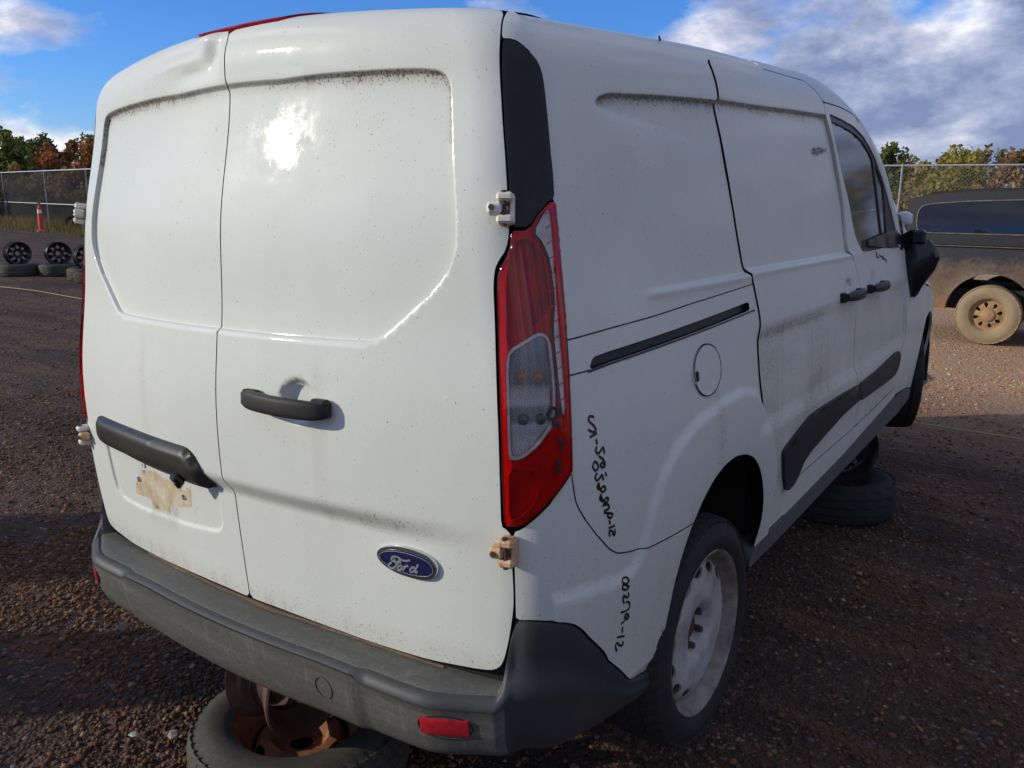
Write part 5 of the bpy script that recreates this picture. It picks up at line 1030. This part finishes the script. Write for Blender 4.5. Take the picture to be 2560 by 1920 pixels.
# dry grass at the fence foot
n = 9000; t_ = rng.random(n); x = -52+t_*28+rng.normal(size=n)*.3; y = 20.1-t_*4.3+.2+rng.normal(size=n)*.9; hgt = rng.uniform(.15, .55, n); a = rng.uniform(0, 6.28, n); w = .018
dx, dy = np.cos(a)*w, np.sin(a)*w; lx, ly = rng.normal(size=n)*.12, rng.normal(size=n)*.12
V = np.stack([np.stack([x-dx, y-dy, 0*x], 1), np.stack([x+dx, y+dy, 0*x], 1), np.stack([x+lx, y+ly, hgt], 1)], 1).reshape(-1, 3)
tag(mk('dry_grass', V, np.arange(3*n).reshape(-1, 3), leafmat('dry_grass_blades', (.09, .075, .028), (.17, .13, .05), (.22, .17, .07)), None, False, {'rnd': np.repeat(rng.random(n), 3)}), 'strip of tall dry grass along the foot of the left fence', 'grass', None, 'stuff')
# ------------------------------------------------------------------ things by the left fence
cone = empty('traffic_delineator', (-34.4, 15.95, 0)); OR = plain('faded_orange_plastic', (.62, .05, .035), .5, var=.15, vscale=9); WB = plain('white_reflective_band', (.75, .72, .70), .4)
mb = MB(); mb.lathe([(0, .16), (.03, .16), (.05, .14), (.06, .085), (.70, .075), (.72, .072)], 20, 'Z'); mb.build('base_and_tube', OR, cone); mb = MB(); mb.lathe([(.72, .074), (.86, .070)], 20, 'Z'); mb.build('white_band', WB, cone); mb = MB(); mb.lathe([(.86, .069), (.93, .067), (.94, .05), (.98, .03), (1.05, .028), (1.07, .05), (1.12, .05), (1.13, .002)], 20, 'Z'); mb.build('grip', OR, cone); tag(cone, 'red orange traffic delineator post with white band beside the left fence', 'traffic post'); cone.scale = (1.15, 1.15, 1.02)
TANR = plain('tan_rim_paint', (.30, .25, .12), .6, var=.3, vscale=10)
for x, y, rz, mt, lab in ((-34.6, 17.35, .4, RUSTDK, 'dark old wheel in the dry grass, leftmost of three by the fence'), (-33.6, 17.1, .9, TANR, 'old wheel with a tan rim in the grass, middle of three by the fence'), (-32.85, 16.95, .6, TANR, 'old wheel in the grass nearest the van, right of the tan one')):
    w_ = empty('old_wheel', (x, y, .30), rz-1.2); t_ = tyre_mesh('tyre', .31, .19, .19, 50, 2, TYRE, parent=w_); r_ = rim_barrel('rim', .185, .14, mt, w_); disc_part('disc', [circ(.16)]+[circ(.022, 12, (.11*math.cos(a), .11*math.sin(a))) for a in np.arange(0, 6.2, math.pi/3)]+[circ(.03, 16)], lambda r: .02+0*r, mt, w_, .03); tag(w_, lab, 'wheel', 'old wheels by the fence')
# ------------------------------------------------------------------ black truck with canopy
def dusty(name, c1, dust, z0, z1, rough=.4, speck=.5):
    """paint with dried mud splashed from the ground upwards"""
    m, nt, p, o = newmat(name); tc = N(nt, 'ShaderNodeTexCoord'); v = tc.outputs['Object']; sx = N(nt, 'ShaderNodeSeparateXYZ'); K(nt, v, sx.inputs[0])
    g = math_n(nt, 'DIVIDE', math_n(nt, 'SUBTRACT', z1, sx.outputs[2]), z1-z0); nz = noise(nt, v, 26, 6, .75); bg_ = noise(nt, v, 3.0, 5, .6)
    f = math_n(nt, 'ADD', g, math_n(nt, 'MULTIPLY', math_n(nt, 'SUBTRACT', nz, .5), .9)); f = math_n(nt, 'ADD', f, math_n(nt, 'MULTIPLY', math_n(nt, 'SUBTRACT', bg_, .5), .8), clamp=True)
    sp_ = ramp(nt, noise(nt, v, 48, 4, .7), (.60, 0.), (.70, speck)); f = math_n(nt, 'MAXIMUM', f, sp_)
    K(nt, mixc(nt, f, c1, dust), p.inputs['Base Color']); K(nt, math_n(nt, 'ADD', math_n(nt, 'MULTIPLY', f, .45), rough), p.inputs['Roughness']); return m
TRK = dusty('black_paint_muddy', (.020, .018, .017), (.27, .165, .085), .34, 1.0, .36, .16); TRKW = dusty('canopy_glass_dusty', (.010, .012, .022), (.16, .12, .08), -.6, .25, .08, .12); MUD = plain('dried_mud', (.33, .20, .095), .9, var=.2, vscale=14, bump=.4); MUDT = rubber('mud_caked_tyre', (.24, .175, .10), (.40, .31, .20), 1., 4.); MUDL = plain('light_trim_dusty', (.10, .085, .07), .6, col2=(.22, .17, .11), vscale=12)
truck = empty('pickup_truck', (-.40, 9.72, 0)); tag(truck, 'black pickup truck with canopy, caked in tan mud, parked across behind the van', 'truck')
def slab(name, outline, mat, parent, ycurve, width=1.62, h=.08, both=True, y0=0.):
    P = np.array(outline, float); 
    if area(P) < 0: P = P[::-1]
    P = resample(P, h); W, T = cdt([P], [], h); c = W[T]; n_ = len(W); yc = ycurve(W); V = [np.c_[W[:, 0], y0+yc, W[:, 1]]]; cr = np.cross(W[T[:, 1]]-W[T[:, 0]], W[T[:, 2]]-W[T[:, 0]]); T[cr < 0] = T[cr < 0][:, ::-1]; F = [tuple(t) for t in T]
    if both: V.append(np.c_[W[:, 0], width-yc+y0, W[:, 1]]); F += [tuple(q_+n_ for q_ in t[::-1]) for t in T]
    b = n_*(2 if both else 1); k_ = len(P); yp = ycurve(P); V += [np.c_[P[:, 0], y0+yp, P[:, 1]], np.c_[P[:, 0], (width-yp+y0) if both else (y0+yp+.03), P[:, 1]]]
    F += [(b+i, b+k_+i, b+k_+(i+1) % k_, b+(i+1) % k_) for i in range(k_)]
    return mk(name, np.concatenate(V), F, mat, parent, True, sharp=35)
def tarc(xc, r, z=.36): return [(xc+r*math.cos(a), z+r*math.sin(a)) for a in np.linspace(math.pi-.05, .05, 18)]
low = [(.0, .52), (.04, .40), (.30, .37)]+[(q_[0], max(q_[1], .37)) for q_ in tarc(.98, .455)]+[(1.55, .36), (3.30, .36)]+[(q_[0], max(q_[1], .37)) for q_ in tarc(3.85, .44)]+[(4.45, .40), (4.62, .50), (4.64, .80), (4.5, .96), (3.3, 1.06), (1.7, 1.11), (.02, 1.12)]
yc_low = lambda q: .055*((q[:, 1]-.75)/.4)**2-.02*S01((.50-np.abs(np.hypot(q[:, 0]-.98, q[:, 1]-.36)))/.08)
slab('body', low, TRK, truck, yc_low, 1.66)
can = [(.0, 1.13), (.03, 1.27), (.0, 1.45), (.0, 1.63), (.03, 1.655), (.25, 1.70), (.75, 1.735), (1.5, 1.75), (1.62, 1.745), (1.70, 1.13)]
yc_can = lambda q: .03+.10*((q[:, 1]-1.12)/.6)**1.5*(q[:, 1] > 1.12)
slab('canopy', can, TRK, truck, lambda q: .03+.10*np.clip((q[:, 1]-1.12)/.6, 0, 2)**1.5, 1.66)
slab('canopy_roof', [(.10, 1.66), (.22, 1.715), (.5, 1.752), (.9, 1.772), (1.55, 1.775), (1.55, 1.70)], TRK, truck, lambda q: .16+0*q[:, 0], 1.66)
wino = chaikin(np.array([(.15, 1.255), (.12, 1.36), (.12, 1.50), (.16, 1.565), (.26, 1.588), (.6, 1.62), (1.25, 1.645), (1.52, 1.64), (1.56, 1.26)]), 2)
cz = lambda q: .03+.10*np.clip((q[:, 1]-1.12)/.6, 0, 2)**1.5
slab('canopy_window', wino, TRKW, truck, lambda q: cz(q)-.006, 1.66, .08, False)
mb = MB(); wl_ = resample(wino, .05); mb.tube([(a, float(cz(np.array([[a, b]]))[0])-.010, b) for a, b in np.vstack([wl_, wl_[:1]])], .007, 6, False); mb.build('window_trim', MUDL, truck)
cab = [(1.74, 1.08), (1.76, 1.50), (1.86, 1.585), (2.1, 1.61), (2.7, 1.60), (2.85, 1.56), (3.35, 1.05)]; slab('cab', cab, TRK, truck, yc_can, 1.66)
slab('side_window', chaikin(np.array([(1.9, 1.12), (1.9, 1.5), (2.0, 1.535), (2.68, 1.53), (3.08, 1.13)]), 1), TRKW, truck, lambda q: cz(q)-.006, 1.66, .1, False)
mb = MB(); mb.box((1.15, .014, 1.118), (2.3, .016, .009), None, .003); mb.build('belt_strip', MUDL, truck, False)
mb = MB(); mb.box((.40, .035, .372), (.5, .03, .02), None, .004); mb.build('mud_lip', MUD, truck, False)
mb = MB(); mb.box((-.08, .83, .50), (.16, 1.6, .14), None, .03); mb.build('rear_bumper', MUDL, truck)
mb = MB(); mb.box((4.70, .83, .50), (.16, 1.6, .16), None, .03); mb.build('front_bumper', MUDL, truck)
mb = MB(); mb.box((2.3, .83, .50), (4.4, 1.3, .24)); mb.build('chassis', DARK, truck, False)
for xc in (.98, 3.85):
    for yy, sg in ((.10, 1), (1.56, -1)):
        w_ = empty('wheel'); put(w_, truck, (xc, yy, .343), (0, 0, -math.pi/2*sg)); w_.rotation_euler = (.25, 0, -math.pi/2*sg)
        tyre_mesh('tyre', .343, .195, .20, 110, 3, MUDT, parent=w_); rim_barrel('rim', .188, .15, MUD, w_)
        def win8(a):
            return [((.118+.030*math.sin(t))*math.cos(a+.17*math.cos(t)*(1 if math.sin(t) > 0 else .7)), (.118+.030*math.sin(t))*math.sin(a+.17*math.cos(t)*(1 if math.sin(t) > 0 else .7))) for t in np.linspace(0, 2*math.pi, 17)[:-1]]
        disc_part('disc', [circ(.175)]+[win8(a) for a in np.arange(0, 6.2, math.pi/4)]+[circ(.05, 20)], lambda r: .035+.02*S01((.15-r)/.05), MUD, w_, .018)
        mb = MB(); mb.lathe([(.0, .085), (.045, .080), (.07, .072), (.080, .055), (.082, .001)], 24); mb.build('hub_cap', MUD, w_)
        mb = MB(); mb.lathe([(-.02, .17), (-.02, .001)], 24); mb.build('brake_drum', DARK, w_)
tl_ = MB(); tl_.box((.012, .06, .86), (.03, .10, .22), None, .01); tl_.build('tail_light', REDREF, truck)
mb = MB(); mb.box((1.715, .045, .86), (.010, .05, .90)); mb.build('cab_gap', DARK, truck, False)
mb = MB(); mb.box((2.05, .028, .98), (.16, .02, .035), None, .008); mb.build('door_handle', BLACKPL, truck)
# ------------------------------------------------------------------ stacked drums added out of view to cast the foreground shadow bands
DRUM = plain('blue_drum_paint', (.03, .07, .16), .5, col2=(.16, .07, .03), vscale=5)
dvec = np.array([math.sin(R(SUN_AZ+180)), math.cos(R(SUN_AZ+180))]); nvec = np.array([dvec[1], -dvec[0]])
def drum(x, y, z, r, h, label):
    mb = MB(); mb.lathe([(0, .001), (0, r), (.02, r+.008), (.03, r), (h*.33, r), (h*.35, r+.012), (h*.37, r), (h*.66, r), (h*.68, r+.012), (h*.70, r), (h-.03, r), (h-.01, r+.008), (h, r), (h-.015, r-.02), (h-.015, .001)], 32, 'Z'); o_ = mb.build('shadow_drum', DRUM, None, True, 30); o_.location = (x, y, z); return tag(o_, label, 'drum', 'added shadow-casting drums behind the camera')
for s, tt, r, nlev, hh in ((-1.98, -5.6, .40, 2, .95), (-.86, -5.55, .27, 2, .95)):
    c = dvec*tt+nvec*s
    for lv in range(nlev): drum(c[0], c[1], lv*(hh+.002), r, hh, '%s added rusty blue shadow-casting drum of the %s stack behind the camera' % (('lower', 'upper')[lv], 'wider' if r > .3 else 'narrower'))
